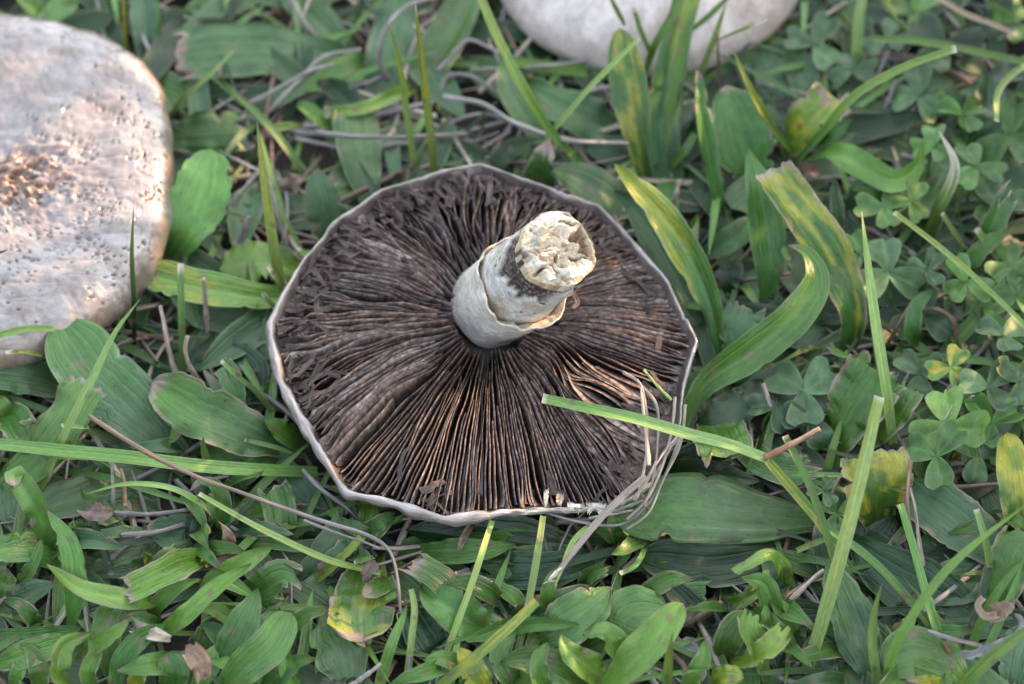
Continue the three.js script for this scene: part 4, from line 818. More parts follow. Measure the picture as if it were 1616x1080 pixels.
// ---------------------------------------------------------------- single grass blades, stalks and straws
let bs = 2000;
function blade(label, pts, w, o = {}) {
  const c = spine(pts), b = c.getPoint(0), g = leafGeo(c, w * PX * 0.88, { prof: 'blade', twist: ((bs * 13) % 17 - 8) * 0.09, col: 'grass', fold: 0.55, wave: 0.03, ribs: 0, edge: 0.12, nu: 8, nv: 40, spot: 1, tipCol: 'cream', seed: ++bs, ...o });
  g.translate(-b.x, 0, -b.z);
  const m = mesh('grass_blade', g, M.blade); m.position.set(b.x, 0, b.z);
  return tag(m, label, 'grass blade', 'single grass blades in the lawn');
}
function straw(label, pts, w, o = {}) {
  const c = spine(pts), b = c.getPoint(0), g = tubeGeo(c, w * PX / 2 * (o.grp ? 0.72 : 0.88), { col: 'grey', seed: ++bs, ...o });
  g.translate(-b.x, 0, -b.z);
  const m = mesh(o.name || 'dry_stalk', g, M.straw); m.position.set(b.x, 0, b.z);
  return tag(m, label, o.cat || 'dry stalk', o.grp || 'dead stalks and straws in the lawn');
}
// in front of the gill cap
blade('bright cut blade lying over the lower right gills and past the rim', [1214, 726, 34, 1150, 702, 36, 1080, 684, 37, 1000, 661, 38, 930, 645, 39, 856, 629, 40], 22, { prof: 'cutblade', col: 'pale', col2: 'grass', fold: 0.5, tip: 0.015 });
blade('stiff blade with yellow joint running from the red twig to the crossing stalks', [1345, 905, 8, 1290, 820, 20, 1240, 760, 28, 1208, 722, 34], 20, { prof: 'cutblade', col: 'grass', yel: 0.6 });
blade('thick pale blade with a snapped white top at the right', [1278, 1050, 8, 1318, 910, 28, 1352, 775, 42, 1386, 626, 52], 27, { prof: 'cutblade', col: 'pale', yel: 0.4, tip: 0.02, fold: 0.5 });
blade('tall thin blade standing above the ragged broad leaf', [1410, 700, 10, 1396, 600, 26, 1376, 470, 40, 1360, 334, 50], 21, { prof: 'blade', col: 'pale', tip: 0.015 });
blade('slanting yellow-green stalk crossing the clover at the right', [1650, 550, 18, 1580, 478, 26, 1500, 405, 33, 1411, 336, 38], 13, { prof: 'cutblade', col: 'pale', yel: 0.8, tip: 0.01, fold: 0.9 });
blade('arching grey-green blade in the lower right corner', [1388, 1100, 8, 1424, 1000, 28, 1500, 895, 42, 1620, 796, 52], 17, { col: 'grass' });
blade('short curved yellow-green blade in the lower right gap', [1388, 1100, 6, 1377, 1010, 22, 1381, 965, 28, 1392, 922, 32], 18, { col: 'pale', col2: 'y' });
blade('thin cool green stalk running down from the dry pale straw at lower right', [1500, 1060, 6, 1465, 950, 16, 1440, 860, 22, 1420, 796, 26], 17, { prof: 'cutblade', col: 'grass' });
blade('diagonal dull stalk under the thick pale blade', [1478, 1000, 8, 1420, 930, 14, 1370, 880, 18, 1300, 830, 20], 16, { prof: 'cutblade', col: 'grass' });
blade('slim stalk with white cut end crossing the red twig', [1330, 930, 8, 1300, 830, 22, 1275, 760, 30, 1239, 688, 36], 15, { prof: 'cutblade', col: 'grass', tip: 0.02 });
blade('short stalk with cut tan end near the right edge', [1562, 940, 8, 1560, 880, 20, 1552, 840, 27, 1542, 804, 30], 14, { prof: 'cutblade', col: 'pale', tip: 0.03 });
blade('broad blade rising steeply from the lower right corner', [1508, 1100, 14, 1540, 1062, 22, 1580, 1026, 28, 1640, 980, 34], 24, { col: 'l', yel: 0.2 });
blade('upright blade behind the bent tan leaf curl', [1520, 1060, 4, 1550, 980, 18, 1585, 920, 26, 1630, 870, 32], 18, { col: 'grass' });
blade('second upright blade behind the bent tan leaf curl', [1530, 1080, 4, 1570, 1000, 14, 1600, 930, 20, 1616, 880, 24], 16, { col: 'grass' });
blade('dark blade leaning left from the tan leaf curl', [1510, 1060, 4, 1540, 970, 12, 1570, 880, 18, 1590, 850, 20], 14, { col: 'd' });
blade('thin light blade hanging from the bottom rim of the gill cap, further left', [684, 1090, 4, 716, 1000, 12, 748, 910, 18, 776, 822, 20], 13, { col: 'pale', prof: 'cutblade' });
blade('thin light blade hanging from the bottom rim, nearest the frayed straw', [798, 1100, 4, 824, 1000, 12, 842, 910, 17, 857, 815, 20], 14, { col: 'pale', prof: 'cutblade' });
blade('yellow streaked flat blade at the bottom beside the thin light blade', [672, 1100, 10, 730, 1055, 18, 785, 1008, 24, 848, 950, 28], 20, { prof: 'cutblade', col: 'y', yel: 1.0 });
blade('short yellow-green upright blade beside the bright bottom leaf', [1052, 1100, 10, 1054, 1060, 22, 1058, 1025, 29, 1062, 998, 33], 19, { col: 'l', col2: 'y', yel: 0.4 });
blade('thin green stalk along the bottom edge under the bright leaf', [960, 1082, 10, 1020, 1070, 14, 1070, 1062, 16, 1120, 1056, 17], 10, { col: 'grass' });
blade('blade curving alongside the frayed straw below the gill rim', [930, 830, 18, 905, 855, 22, 890, 890, 24, 876, 926, 25], 11, { col: 'pale', yel: 0.6, tip: 0.05 });
blade('hooked thin stalk below the broad ribbed leaf', [1020, 850, 8, 1012, 880, 16, 1000, 895, 18, 978, 906, 19], 11, { prof: 'cutblade', col: 'grass', tip: 0.04 });
blade('upright blade right of the bent grey straw end', [596, 1090, 6, 618, 1020, 18, 638, 970, 23, 642, 955, 25], 22, { col: 'grass' });
blade('second bent blade right of the grey straw end', [640, 1090, 6, 650, 1010, 16, 655, 960, 20, 650, 930, 22], 14, { prof: 'cutblade', col: 'pale' });
blade('thin horizontal blade below the rounded blotched leaf', [600, 1020, 8, 640, 1030, 12, 680, 1036, 13, 712, 1044, 13], 9, { col: 'l' });
blade('smooth dull blade at lower left standing behind the rosette', [468, 1085, 4, 480, 1020, 10, 488, 960, 13, 494, 930, 14], 20, { col: 'grass' });
blade('thin upright blade between the dull blade and lower left rosette', [505, 1085, 4, 503, 1050, 9, 506, 1015, 12], 15, { col: 'l' });
blade('short blade below the lower left gill rim, its end cut white', [590, 880, 12, 570, 885, 16, 558, 888, 18], 10, { prof: 'cutblade', col: 'pale', tip: 0.1 });
blade('stub of green blade poking out under the lower left rim', [640, 815, 14, 628, 822, 15, 616, 828, 16], 13, { prof: 'cutblade', col: 'grass' });
// left side
blade('long flat blade lying across the left side under the big leaf', [-40, 698, 18, 60, 708, 22, 200, 722, 24, 340, 738, 18, 500, 746, 8], 25, { prof: 'cutblade', col: 'grass', fold: 0.35 });
blade('tapering blade leaning over the biggest left leaf', [62, 778, 6, 100, 690, 24, 150, 590, 38, 182, 525, 45, 221, 472, 50], 17, { col: 'pale' });
blade('thin arching blade over the dark hollow at lower left', [345, 825, 8, 312, 792, 22, 268, 770, 27, 200, 764, 27, 134, 780, 24], 11, { col: 'pale' });
blade('round cut stalk running right below the arching blade', [600, 905, 12, 520, 885, 18, 440, 850, 22, 378, 818, 25, 313, 781, 28], 13, { prof: 'cutblade', col: 'pale', fold: 0.8, tip: 0.012 });
blade('sunlit yellow-flecked blade standing left of the gill cap', [446, 470, 4, 432, 390, 22, 418, 290, 40, 405, 192, 54], 21, { col: 'pale', yel: 0.5, fold: 0.5, twist: 0 });
blade('dark thin blade standing in front of the pitted mushroom', [212, 545, 6, 211, 470, 24, 208, 400, 36, 211, 322, 46], 10, { col: 'd', col2: 'y', tip: 0.05 });
blade('light blade leaning right over the frayed leaf at upper left', [262, 190, 6, 296, 150, 16, 332, 118, 22, 368, 80, 26], 12, { col: 'pale', prof: 'cutblade' });
blade('yellow upright blade at the top behind the pitted mushroom', [199, 90, 4, 196, 40, 14, 193, -20, 24], 10, { col: 'y', yel: 1, col2: 'yel' });
blade('thin green blade right of the yellow one at the top edge', [252, 80, 4, 250, 30, 12, 247, -20, 18], 8, { col: 'l' });
blade('cut green stalk, thickest of those left of the gill cap', [290, 605, 4, 288, 540, 14, 286, 480, 22, 285, 416, 28], 15, { prof: 'cutblade', col: 'grass', tip: 0.1, fold: 0.9 });
blade('small blade sticking up through the long flat left blade', [336, 748, 14, 325, 722, 20, 320, 690, 28], 15, { col: 'l' });
blade('pale stub right of the small upright blade', [470, 720, 10, 430, 705, 14, 386, 694, 16], 9, { prof: 'cutblade', col: 'pale', tip: 0.04 });
blade('stalk slanting right beside the ragged small left leaf', [430, 650, 8, 400, 615, 14, 375, 595, 18, 348, 570, 22], 11, { prof: 'cutblade', col: 'pale', tip: 0.06 });
blade('short yellow stub with a broken white end by the left ribbed leaf', [140, 676, 20, 120, 674, 24, 96, 672, 27], 9, { prof: 'cutblade', col: 'pale', tip: 0.3 });
blade('stub with yellow cut end over the lower rim of the pitted mushroom', [66, 562, 22, 40, 556, 26, 8, 556, 28], 8, { prof: 'cutblade', col: 'y', yel: 1, tip: 0.2 });
blade('thin blade crossing the bottom of the pitted mushroom', [85, 520, 26, 40, 520, 30, -20, 534, 31], 14, { prof: 'cutblade', col: 'grass' });
blade('tiny blade tip showing at the left edge over the mushroom', [-20, 405, 34, 0, 399, 38, 12, 394, 40], 6, { col: 'd' });
blade('pale forked grass stub touching the left gill rim', [450, 470, 16, 438, 445, 24, 422, 420, 30], 10, { prof: 'cutblade', col: 'pale', tip: 0.3 });
blade('short whitish grass stub below the forked stub at the left rim', [436, 490, 14, 424, 476, 18, 414, 462, 21], 11, { prof: 'cutblade', col: 'pale', tip: 0.3 });
// top centre
blade('tallest yellow and orange tipped blade behind the gill cap', [688, 292, 4, 678, 200, 26, 666, 100, 46, 655, 2, 62], 17, { col: 'pale', col2: 'y', yel: 0.7, tip: 0.06, twist: 0 });
blade('thinner yellow tipped blade left of the tallest one', [658, 288, 4, 646, 210, 18, 632, 110, 36, 615, 38, 48], 14, { col: 'pale', col2: 'y', yel: 0.7, tip: 0.03, twist: 0 });
blade('thin bright blade leaning right behind the tallest yellow one', [684, 120, 6, 715, 72, 18, 738, 30, 26, 752, -20, 32], 11, { col: 'l' });
blade('long yellow edged blade crossing down from the top before the rear mushroom', [918, 262, 6, 866, 205, 22, 824, 135, 36, 790, 70, 44, 752, -20, 52], 21, { prof: 'cutblade', col: 'grass', yel: 0.7, fold: 0.5 });
blade('pale-ended blade slanting up right across the rear mushroom', [836, 254, 6, 872, 208, 20, 935, 135, 34, 1010, 60, 46], 13, { prof: 'cutblade', col: 'pale', tip: 0.02 });
blade('bright broad blade beside the spotted upright leaf', [1018, 118, 14, 1035, 70, 26, 1062, 20, 34, 1090, -30, 40], 16, { col: 'l' });
blade('dark green blade slanting off the top over the rear mushroom', [1090, 50, 22, 1120, 25, 28, 1160, -15, 36], 13, { col: 'grass' });
blade('brownish green blade near the right side of the rear mushroom', [1108, 112, 14, 1128, 60, 24, 1146, 5, 32], 13, { col: 'pale', col2: 'y' });
blade('short blade tip overlapping the rear mushroom, left of spotted leaf', [985, 40, 26, 970, 10, 34, 958, -15, 38], 11, { col: 'l' });
blade('tiny blade with white tip right of the spotted leaf', [1028, 90, 22, 1012, 50, 30, 1000, 12, 36], 11, { prof: 'cutblade', col: 'grass', tip: 0.1 });
blade('yellow blade with white end pointing right on the rear mushroom', [1130, 66, 26, 1165, 50, 34, 1212, 30, 40], 8, { prof: 'cutblade', col: 'y', yel: 0.8, tip: 0.3 });
blade('sharp yellow-green blade bending away right of the rear mushroom', [1258, 252, 6, 1222, 206, 22, 1186, 144, 36, 1156, 76, 46], 17, { col: 'l', col2: 'y', fold: 0.5, yel: 0.4 });
blade('long curving bright blade pointing to the upper right corner', [1258, 258, 8, 1300, 208, 26, 1352, 150, 38, 1425, 108, 46, 1510, 78, 52], 20, { prof: 'cutblade', col: 'l', yel: 0.4, fold: 0.6, tip: 0.012 });
blade('thick pale upright blade at the upper right', [1350, 135, 4, 1352, 80, 14, 1358, 20, 22, 1368, -30, 28], 24, { prof: 'cutblade', col: 'pale', fold: 0.5 });
blade('second upright blade just left of the thick pale one', [1342, 150, 4, 1345, 100, 10, 1346, 60, 14], 18, { col: 'g' });
blade('long dull blade lying flat across the upper right', [1380, 62, 14, 1450, 66, 18, 1540, 82, 20, 1650, 106, 20], 17, { prof: 'cutblade', col: 'grass' });
blade('rust coloured blade in the upper right corner', [1478, -5, 16, 1520, 20, 22, 1565, 38, 25, 1604, 54, 26], 13, { prof: 'cutblade', col: 'tan', tip: 0.03 });
blade('pale hook-shaped blade at the right edge', [1640, 95, 18, 1598, 118, 30, 1574, 150, 36, 1572, 192, 38], 14, { prof: 'cutblade', col: 'pale', yel: 0.4, tip: 0.02 });
blade('dying blade with a cream tip standing among the clover', [1462, 390, 4, 1482, 330, 18, 1506, 262, 30, 1482, 206, 36], 27, { col: 'g', col2: 'pale', yel: 0.2, tip: 0.45, fold: 0.5 });
blade('second dying cream edge blade behind the first', [1510, 350, 6, 1512, 290, 18, 1505, 240, 25], 12, { col: 'pale', tip: 0.4 });
blade('short blade standing right of the diagonal yellow-green stalk', [1540, 410, 8, 1512, 376, 18, 1486, 336, 26], 11, { prof: 'cutblade', col: 'pale', tip: 0.05 });
blade('light stub with white end right of the short clover blade', [1575, 410, 10, 1558, 385, 18, 1540, 360, 23], 15, { prof: 'cutblade', col: 'pale', tip: 0.12 });
blade('broad ragged leaf blade leaning at the right edge', [1530, 420, 8, 1565, 360, 20, 1588, 310, 27, 1606, 290, 29], 46, { prof: 'cut', col: 'g', edge: 0.9, tip: 0.08, jag: 0.1 });
blade('long diagonal leaf blade passing under the clover at the right', [1490, 560, 6, 1545, 500, 14, 1590, 450, 20, 1650, 390, 26], 32, { col: 'l', spot: 1 });
blade('short blade stub below the top of the arched leaf', [1082, 370, 12, 1095, 350, 18, 1103, 336, 21], 13, { col: 'l' });
blade('small blade among leaves right of the arched leaf', [1058, 265, 8, 1080, 240, 14, 1098, 212, 17], 18, { prof: 'cutblade', col: 'l' });
blade('horizontal grey-green stalk right of the broad ribbed leaf', [1250, 748, 14, 1290, 750, 17, 1340, 752, 18], 12, { prof: 'cutblade', col: 'grass' });
blade('short stalk leaning under the crossing stalks', [1258, 870, 12, 1285, 858, 15, 1305, 850, 17], 12, { prof: 'cutblade', col: 'pale' });
blade('thick stem of the crinkled shoot', [1244, 1020, 6, 1216, 950, 14, 1208, 900, 20], 15, { prof: 'cutblade', col: 'pale' });

// straws and dead stalks
straw('long brown straw running from the left leaves down below the gill cap', [140, 656, 28, 215, 705, 29, 300, 748, 29, 400, 785, 27, 500, 820, 26, 590, 850, 25, 616, 872, 25, 628, 920, 22, 632, 968, 17], 9, { col: 'tan', col2: 'grey', nv: 60 });
straw('thinner straw lying along the end of the long brown straw', [480, 822, 21, 540, 845, 22, 575, 856, 21, 598, 866, 20], 6, { col: 'grey' });
straw('grey straw slanting into the lower left gill rim', [478, 742, 14, 510, 775, 14, 545, 800, 13, 575, 830, 10], 9, {});
straw('silvery straw poking left under the bottom rim', [700, 815, 14, 665, 815, 15, 635, 820, 15], 7, { col: 'grey' });
straw('long grey straw behind the gill cap at the top', [700, 153, 16, 760, 164, 17, 812, 194, 17, 900, 222, 17, 992, 226, 14], 12, {});
straw('pale arching straw beside the tallest yellow blade', [612, 125, 6, 598, 92, 14, 606, 50, 20, 640, 12, 22, 694, -6, 20], 13, { col: 'grey' });
straw('bent grey straw right of the tallest yellow blade', [690, 112, 12, 722, 78, 15, 740, 64, 16, 790, 84, 14], 10, {});
straw('level pale straw lying across the blurred leaves at the top', [500, 210, 14, 560, 216, 15, 640, 216, 14, 740, 212, 9], 11, { col: 'grey' });
straw('thick dull straw slanting right above the curled leaf', [390, 166, 10, 440, 140, 13, 490, 112, 14, 526, 102, 13], 12, {});
straw('dull straw under the slanting one at the top left', [420, 180, 6, 470, 130, 9, 510, 90, 11, 570, 78, 12], 10, {});
straw('forked grey stalk at the top, left of the blurred leaves', [455, -10, 14, 480, 35, 12, 505, 68, 7], 11, {});
straw('second forked stalk crossing the first at the top', [490, -6, 12, 478, 25, 11, 470, 45, 9], 8, { col: 'straw' });
straw('bent grey straw lying in the bare patch above the gill rim', [694, 150, 6, 705, 122, 9, 740, 120, 10, 790, 150, 8], 11, {});
straw('straight pale straw in the bare patch above the gill rim', [700, 190, 5, 724, 230, 9, 744, 262, 10], 11, { col: 'straw' });
straw('straw crossing the bare patch under the long grey straw', [640, 250, 4, 700, 200, 7, 760, 180, 8, 800, 190, 7], 9, {});
straw('dark stub of straw below the rear mushroom', [918, 148, 10, 960, 138, 11, 985, 142, 11], 12, {});
straw('pale straw stub standing right of the top of the arched leaf', [1060, 330, 8, 1068, 305, 14, 1074, 284, 17], 10, { col: 'straw' });
straw('pale stalk left of the thickest cut green stalk', [306, 622, 5, 282, 600, 9, 268, 560, 14, 258, 510, 20, 252, 482, 23], 12, { col: 'straw' });
straw('pale cut stalk right of the thickest green stalk', [327, 525, 6, 324, 480, 15, 321, 440, 22], 11, { col: 'straw' });
straw('short pale stalk bending up from the small ragged leaf', [318, 605, 7, 300, 580, 14, 292, 550, 18, 296, 530, 20], 10, { col: 'straw' });
straw('dry brown stalk slanting behind the sunlit blade', [455, 400, 5, 436, 330, 14, 424, 280, 18], 10, { col: 'grey' });
straw('grey forked straw between toothed leaf and sunlit blade', [350, 345, 6, 380, 305, 11, 405, 275, 13], 11, {});
straw('lower prong of the forked straw beside the toothed leaf', [384, 400, 5, 372, 360, 8, 360, 335, 9], 9, {});
straw('straw stub standing by the toothed leaf base', [378, 390, 6, 386, 362, 12, 392, 342, 15], 14, {});
straw('upright straw in the dark hollow at lower left', [175, 815, 7, 178, 780, 12, 176, 728, 16], 9, {});
straw('horizontal grey straw in the dark hollow at lower left', [180, 810, 12, 240, 812, 13, 306, 804, 12], 10, {});
straw('lower grey straw slanting in the dark hollow', [190, 845, 8, 240, 842, 9, 292, 828, 9], 13, {});
straw('thin straw in the dark hollow rising beside the upright one', [196, 800, 9, 196, 760, 13, 190, 740, 14], 8, { col: 'tan' });
straw('dark grey straw crossing the bottom of the hollow', [150, 905, 5, 190, 870, 8, 230, 840, 9], 11, {});
straw('grey straw at the bottom edge left of centre', [552, 1084, 14, 575, 1068, 16, 602, 1048, 17], 10, { col: 'grey' });
straw('pale upright straw right of the bottom grey one', [642, 1085, 6, 646, 1060, 12, 647, 1034, 15], 11, { col: 'grey' });
straw('white fibre straw under the yellow streaked blade', [688, 1076, 10, 695, 1060, 12, 702, 1044, 13], 5, { col: 'straw' });
straw('second white fibre straw under the yellow streaked blade', [680, 1074, 9, 688, 1058, 11, 692, 1044, 12], 5, { col: 'straw' });
straw('dead stalk lying under the dull bottom leaf right of centre', [1080, 985, 8, 1110, 968, 10, 1140, 952, 10], 18, { col: 'brown' });
straw('reddish broken twig pointing up right from the bright blade', [1206, 723, 35, 1240, 706, 37, 1268, 692, 38, 1294, 677, 39], 11, { name: 'twig', cat: 'twig', col: 'red', col2: 'tan', taper: 1.0 });
straw('tan straw standing at the right of the yellow cut leaf', [1448, 900, 8, 1434, 820, 18, 1432, 780, 22, 1438, 726, 26], 10, { col: 'tan' });
straw('second straw along the tan one at the right', [1462, 920, 6, 1450, 850, 15, 1444, 800, 18, 1436, 770, 20], 9, { col: 'straw' });
straw('grey curved stalk at lower right with a pale end', [1580, 1032, 14, 1540, 1018, 18, 1500, 1008, 20, 1464, 996, 21], 11, {});
straw('small orange stub below the grey curved stalk', [1503, 1046, 10, 1497, 1028, 15, 1490, 1014, 17], 8, { col: 'red' });
straw('bronze bent stalk among the clover on the right', [1510, 540, 8, 1504, 505, 14, 1480, 488, 16, 1440, 490, 14], 12, { col: 'brown' });
straw('thin dark stalk slanting beside the bronze bent one', [1400, 545, 6, 1420, 510, 13, 1442, 472, 16], 8, { col: 'brown' });
straw('grey stalk between the sweeping leaf and dark clover', [1232, 680, 5, 1216, 640, 12, 1204, 605, 15], 12, {});
straw('dry stalk behind the long curving bright blade', [1390, 195, 6, 1402, 160, 13, 1416, 125, 17], 12, {});
straw('second dry stalk behind the curving blade', [1365, 165, 5, 1390, 110, 10, 1402, 82, 12], 12, {});
straw('grey cut stalk crossing the dark clover at the upper right', [1445, 58, 12, 1415, 30, 16, 1390, -6, 18], 9, { col: 'grass' });
straw('white shred of straw by the folded clover', [1472, 690, 18, 1490, 665, 22, 1504, 640, 24], 6, { col: 'straw' });
straw('brown straw lying right under the clover at lower right', [1490, 772, 12, 1530, 768, 13, 1580, 764, 12], 11, { col: 'brown' });
straw('thin brown stalk before the right part of the rear mushroom', [1136, 160, 12, 1134, 100, 24, 1132, 50, 33], 6, { col: 'brown' });
straw('dark grey straw at the lower right gap beside the yellow-green blade', [1386, 1046, 8, 1400, 1040, 10, 1412, 1034, 10], 12, {});
straw('pale straw at the bottom under the thick blade', [1218, 1060, 8, 1245, 1075, 9, 1275, 1082, 9], 11, {});
straw('white chip of straw left of the thick blade base', [1254, 1052, 8, 1266, 1040, 10, 1276, 1030, 11], 7, { col: 'straw' });
straw('tan flat straw under the crossing stalks', [1236, 960, 10, 1266, 930, 13, 1300, 900, 14], 11, { col: 'straw' });
// the nest of bleached straws over the right rim
const N = 'bleached straws caught on the right rim';
const nest = (label, pts, w, o = {}) => straw(label, pts, w, { col: 'straw', grp: N, ...o });
nest('bleached straw bending down across the right gills', [984, 588, 28, 1010, 606, 30, 1020, 650, 30, 1020, 720, 29, 1008, 780, 27], 8);
nest('pale straw over the gills outside the bending one', [1014, 610, 30, 1036, 640, 31, 1038, 700, 30, 1030, 760, 28, 1018, 800, 26], 7);
nest('thick whitish straw stub standing on the right gills', [1024, 735, 31, 1020, 690, 32, 1015, 645, 33, 1012, 612, 33], 10);
nest('thin straw at an angle nearest the right rim', [1060, 632, 29, 1040, 612, 30, 1016, 584, 31], 8, { col: 'pale' });
nest('straw running along the inside of the right rim', [1066, 628, 29, 1060, 680, 30, 1044, 740, 29, 1020, 790, 27, 990, 820, 23], 8);
nest('straw curving under the lower right rim to the bottom', [1074, 690, 27, 1050, 750, 26, 1020, 800, 24, 980, 828, 21, 920, 825, 19, 850, 806, 19], 8, { col: 'grey', nv: 40 });
nest('straw looping round the outermost rim corner', [1082, 640, 26, 1074, 700, 27, 1046, 760, 26, 1022, 812, 24, 990, 835, 21], 7);
nest('short straw leaning across the lower right gills', [1000, 790, 28, 1020, 760, 30, 1036, 730, 31], 11);
nest('silvery straw fragment flat on the lower right rim', [960, 812, 22, 990, 800, 26, 1016, 790, 27], 9, { col: 'grey' });
nest('straw splinter below the silvery fragment', [930, 818, 20, 965, 812, 23, 1000, 806, 24], 7);
nest('dark straw tail hanging off the rim corner', [1010, 776, 27, 1018, 790, 26, 1022, 808, 23], 7, { col: 'brown' });
nest('fine straw stretched from rim corner to gills', [1068, 690, 29, 1044, 720, 31, 1010, 775, 29], 5);
// frayed flat straw below the lower right rim
{
  const c = spine([1020, 752, 31, 985, 782, 31, 945, 822, 29, 905, 872, 26, 880, 905, 24]), b = c.getPoint(0);
  const g = thing('frayed_straw', 'flat frayed straw with split pale end leaning from the lower right rim', 'dry stalk', N, V(b.x, 0, b.z));
  child('stalk', leafGeo(c, 12 * PX, { prof: 'strip', col: 'straw', fold: 0.5, seed: 71, edge: 0.6, wave: 0.04, ribs: 0.1 }), M.straw, g);
  for (let i = 0; i < 5; i++) child('fibre', tubeGeo(spine([886 - i * 2, 896 + i * 1.5, 24.6, 878 - i * 3, 908 + i * 2, 24, 866 + i * 5 - 8, 922 - i * 1.2, 22.5]), 0.0003, { col: 'cream', nv: 8, seed: 90 + i, taper: 0.3 }), M.straw, g);
}

// dead curled leaves
function deadLeaf(label, pts, w, o = {}) {
  const c = spine(pts), b = c.getPoint(0), g = leafGeo(c, w * PX, { prof: 'lance', col: 'tan', fold: 0.6, wave: 0.35, ribs: 0.02, edge: 0.4, seed: ++bs, ...o });
  g.translate(-b.x, 0, -b.z); const m = mesh('dead_leaf', g, M.dead); m.position.set(b.x, 0, b.z);
  return tag(m, label, 'dead leaf', 'withered brown leaves');
}
deadLeaf('tan leaf curled into a ring near the right bottom blades', [1590, 960, 18, 1572, 972, 24, 1552, 972, 26, 1543, 956, 27, 1552, 944, 27], 14, { prof: 'strip', wave: 0.1 });
deadLeaf('crumpled tan scrap right of the curled tan ring', [1560, 976, 20, 1580, 965, 24, 1602, 952, 25], 30);
deadLeaf('grey twisted leaf strip below the tan ring', [1520, 1040, 16, 1560, 1025, 20, 1590, 1010, 22, 1608, 985, 23, 1600, 970, 24], 18, { col: 'grey', prof: 'strip', twist: 2 });
deadLeaf('crumpled brown leaf at the rim of the dark hollow', [135, 804, 12, 155, 810, 16, 180, 808, 15], 34, { col: 'brown' });
deadLeaf('withered pinkish brown leaf beneath the drooping pale tip', [362, 868, 10, 358, 846, 17, 348, 828, 20], 26, { col: 'tan' });
deadLeaf('dark rolled dead leaf right of the withered pinkish one', [326, 868, 13, 352, 884, 15, 392, 876, 14], 24, { col: 'brown', curl: 0.6 });
deadLeaf('flat tan dead leaf at the bottom of the lower left rosette', [322, 1074, 14, 314, 1045, 19, 292, 1020, 20], 40, { col: 'tan' });
deadLeaf('cluster of dry brown leaf scraps left of the flat tan leaf', [205, 992, 14, 240, 1002, 19, 272, 1006, 20], 30, { col: 'straw', wave: 0.6 });
deadLeaf('shrivelled brown leaf in the shade above the left gill rim', [452, 310, 4, 462, 290, 8, 478, 276, 9], 38, { col: 'brown' });
deadLeaf('brown bud-like scrap above the top left gill rim', [630, 290, 5, 640, 278, 9, 655, 270, 9], 26, { col: 'brown', curl: 0.5 });
deadLeaf('brown scrap behind the broken yellow leaf at upper right', [1262, 282, 7, 1276, 272, 11, 1296, 272, 11], 30, { col: 'brown' });
deadLeaf('dry sliver under the rim, pointing down at the bottom centre', [748, 826, 12, 736, 842, 14, 722, 874, 14], 14, { col: 'tan' });
deadLeaf('brown blotched scrap on the leaf beside the bent straw', [575, 920, 16, 580, 905, 18, 598, 890, 18], 22, { col: 'brown' });
deadLeaf('pale papery strip in the gap below the gill cap', [760, 905, 6, 720, 915, 10, 690, 925, 11], 24, { col: 'grey' });
deadLeaf('grey papery leaf remnant right of the dark leaves at bottom', [1060, 1010, 6, 1085, 1020, 9, 1110, 1030, 9], 30, { col: 'grey' });

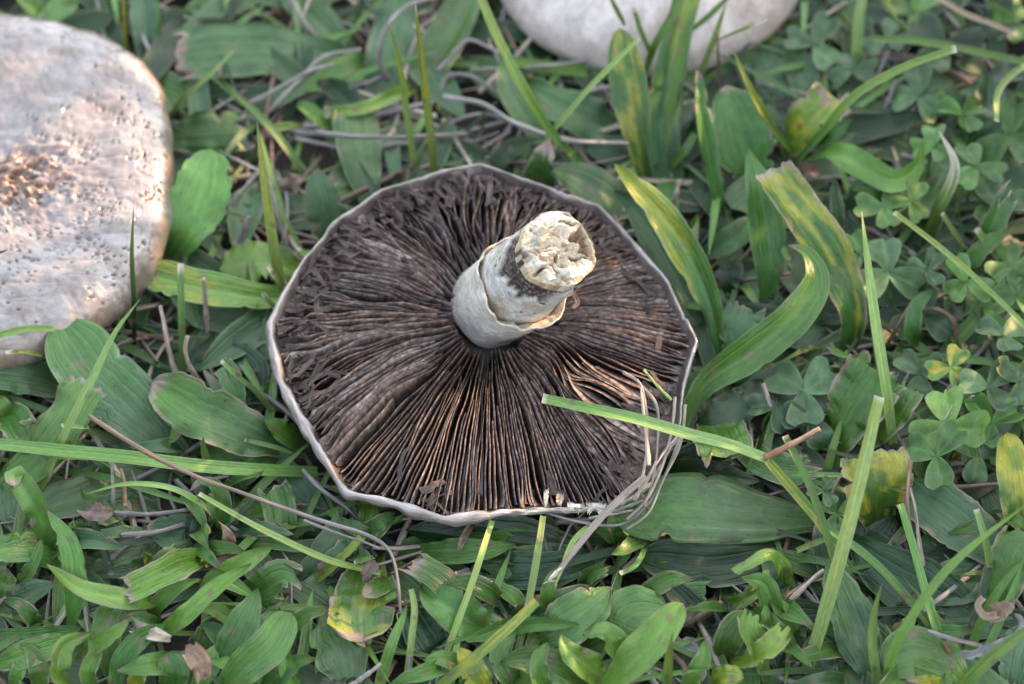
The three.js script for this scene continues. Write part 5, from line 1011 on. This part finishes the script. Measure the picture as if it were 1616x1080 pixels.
// ---------------------------------------------------------------- what fills the lawn underneath and beyond: nobody could count it
{
  reseed(4242);
  const dry = [], low = [], gr = [];
  const where = () => rnd() < 0.6 ? [rr(-0.19, 0.19), rr(-0.20, 0.15)] : [rr(-0.42, 0.40), rr(-0.45, 0.36)];   // denser where the photograph looks
  const onCap = (x, z, m = 0.004) => { const d = V(x - C0.x, 0, z - C0.z), r = Math.hypot(d.x, d.z); return r < rimR(Math.atan2(d.z, d.x)) - m; };
  for (let i = 0; i < 1900; i++) {
    const [x, z] = where(), a = rr(0, 6.28), L = rr(0.012, 0.05), y = rr(0.001, 0.006), up = rr(-0.001, 0.004);
    const p = V(x, y, z), q = V(x + Math.cos(a) * L, y + up, z + Math.sin(a) * L), m = p.clone().lerp(q, 0.5).add(V(rr(-1, 1) * L * 0.15, rr(0, 0.003), rr(-1, 1) * L * 0.15));
    dry.push(tubeGeo(new THREE.CatmullRomCurve3([p, m, q]), rr(0.00025, 0.0009), { col: ['grey', 'grey', 'straw', 'brown'][i % 4], nu: 5, nv: 6, flat: rr(0.4, 1), seed: i + 1 }));
  }
  for (let i = 0; i < 1500; i++) {
    const [x, z] = where(); if (onCap(x, z, 0.012)) continue;
    const a = rr(0, 6.28), L = rr(0.02, 0.045), h = rr(0.003, 0.010), d = V(Math.cos(a), 0, Math.sin(a));
    const c = new THREE.CatmullRomCurve3([V(x, 0.001, z), V(x, h * 0.8, z).addScaledVector(d, L * 0.45), V(x, h * rr(0.5, 1.2), z).addScaledVector(d, L)]);
    low.push(leafGeo(c, rr(0.004, 0.010), { nu: 6, nv: 12, col: ['d', 'd', 'b', 'g'][i % 4], prof: i % 5 ? 'lance' : 'cut', fold: rr(0.1, 0.5), seed: i + 5000, tip: i % 7 === 0 ? 0.15 : 0 }));
  }
  for (let i = 0; i < 1700; i++) {
    const [x, z] = where(); if (onCap(x, z)) continue;
    const a = rr(0, 6.28), L = rr(0.015, 0.05), h = rr(0.004, 0.014), d = V(Math.cos(a), 0, Math.sin(a));
    const c = new THREE.CatmullRomCurve3([V(x, 0.0005, z), V(x, h * 0.7, z).addScaledVector(d, L * 0.4), V(x, h, z).addScaledVector(d, L)]);
    gr.push(leafGeo(c, rr(0.001, 0.0024), { nu: 2, nv: 9, col: ['grass', 'd', 'g', 'l'][i % 4], prof: 'blade', fold: 0.5, ribs: 0, seed: i + 9000, edge: 0 }));
  }
  tag(mesh('dead_grass', mergeGeometries(dry), M.straw), 'matted grey dead grass on the soil under the plants', 'dead grass', null, 'stuff');
  tag(mesh('ground_cover', mergeGeometries(low), M.leafDull), 'low shaded leaves covering the soil between the plants', 'ground cover', null, 'stuff');
  tag(mesh('grass', mergeGeometries(gr), M.blade), 'short thin grass growing between the leaves', 'grass', null, 'stuff');
}

// ---------------------------------------------------------------- a leafy shrub just outside the frame on the sun's side; sun comes through its gaps
{
  reseed(909);
  const flecks = [[210, 205, 80, 85], [250, 160, 40, 40], [80, 265, 110, 55], [215, 430, 60, 16], [880, 620, 125, 60], [960, 560, 60, 30], [870, 740, 100, 55], [780, 545, 60, 22], [800, 330, 60, 26], [740, 700, 50, 60], [690, 420, 26, 40], [930, 380, 40, 60], [1000, 510, 50, 20], [655, 60, 40, 70], [1180, 150, 50, 70], [1420, 110, 70, 40]].map(([x, y, a, b]) => [x, y, a, b, x > 600 && y > 250 ? 26 : 30]);
  const open = (p) => {                    // where the leaf's shade would fall at the height of the caps
    for (const [x, y, a, b, h] of flecks) {
      const c = P(x, y, h), k = (p.y - c.y) / sunDir.y, q = p.clone().addScaledVector(sunDir, -k);
      const dx = (q.x - c.x) / (a * PX), dz = (q.z - c.z) / (b * PX / 0.788);
      if (dx * dx + dz * dz < 1 + 0.5 * noise(q.x * 130, q.z * 130, 4) + 0.25) return true;
    }
    return false;
  };
  const b = thing('shrub', 'leafy green shrub beside the lawn on the side of the sun', 'shrub', null, V(0.34, 0, -0.18));
  const lv = [];
  for (let i = 0; i < 4600; i++) {
    const x = rr(0.29, 0.40), z = rr(-0.44, 0.08), y = rr(0.02, 0.31), p = V(x, y, z);
    const a = rr(0, 6.28), d = V(Math.cos(a), rr(-0.6, 0.6), Math.sin(a)).normalize(), L = rr(0.016, 0.028), q1 = p.clone().addScaledVector(d, L * 0.5), q2 = p.clone().addScaledVector(d, L * 0.95);
    if (open(p) || open(q1) || open(q2)) continue;
    lv.push(leafGeo(new THREE.CatmullRomCurve3([p, p.clone().addScaledVector(d, L / 2).add(V(0, 0.001, 0)), p.clone().addScaledVector(d, L)]), L * 0.55, { nu: 2, nv: 4, spot: 0, col: ['d', 'g', 'b'][i % 3], roll: rr(-1, 1), seed: i + 20000 }));
  }
  const f = child('foliage', mergeGeometries(lv), M.leaf, b); f.userData.kind = 'stuff';
  for (let i = 0; i < 14; i++) { const z = rr(-0.40, 0.04), x = rr(0.30, 0.39); child('stem', tubeGeo(new THREE.CatmullRomCurve3([V(lerp(x, 0.34, 0.5), -0.002, lerp(z, -0.18, 0.5)), V(x, 0.13, z), V(x + rr(-0.02, 0.02), 0.3, z + rr(-0.03, 0.03))]), 0.0012, { col: 'brown', nv: 10, seed: i }), M.straw, b); }
}

renderer.render(scene, camera);
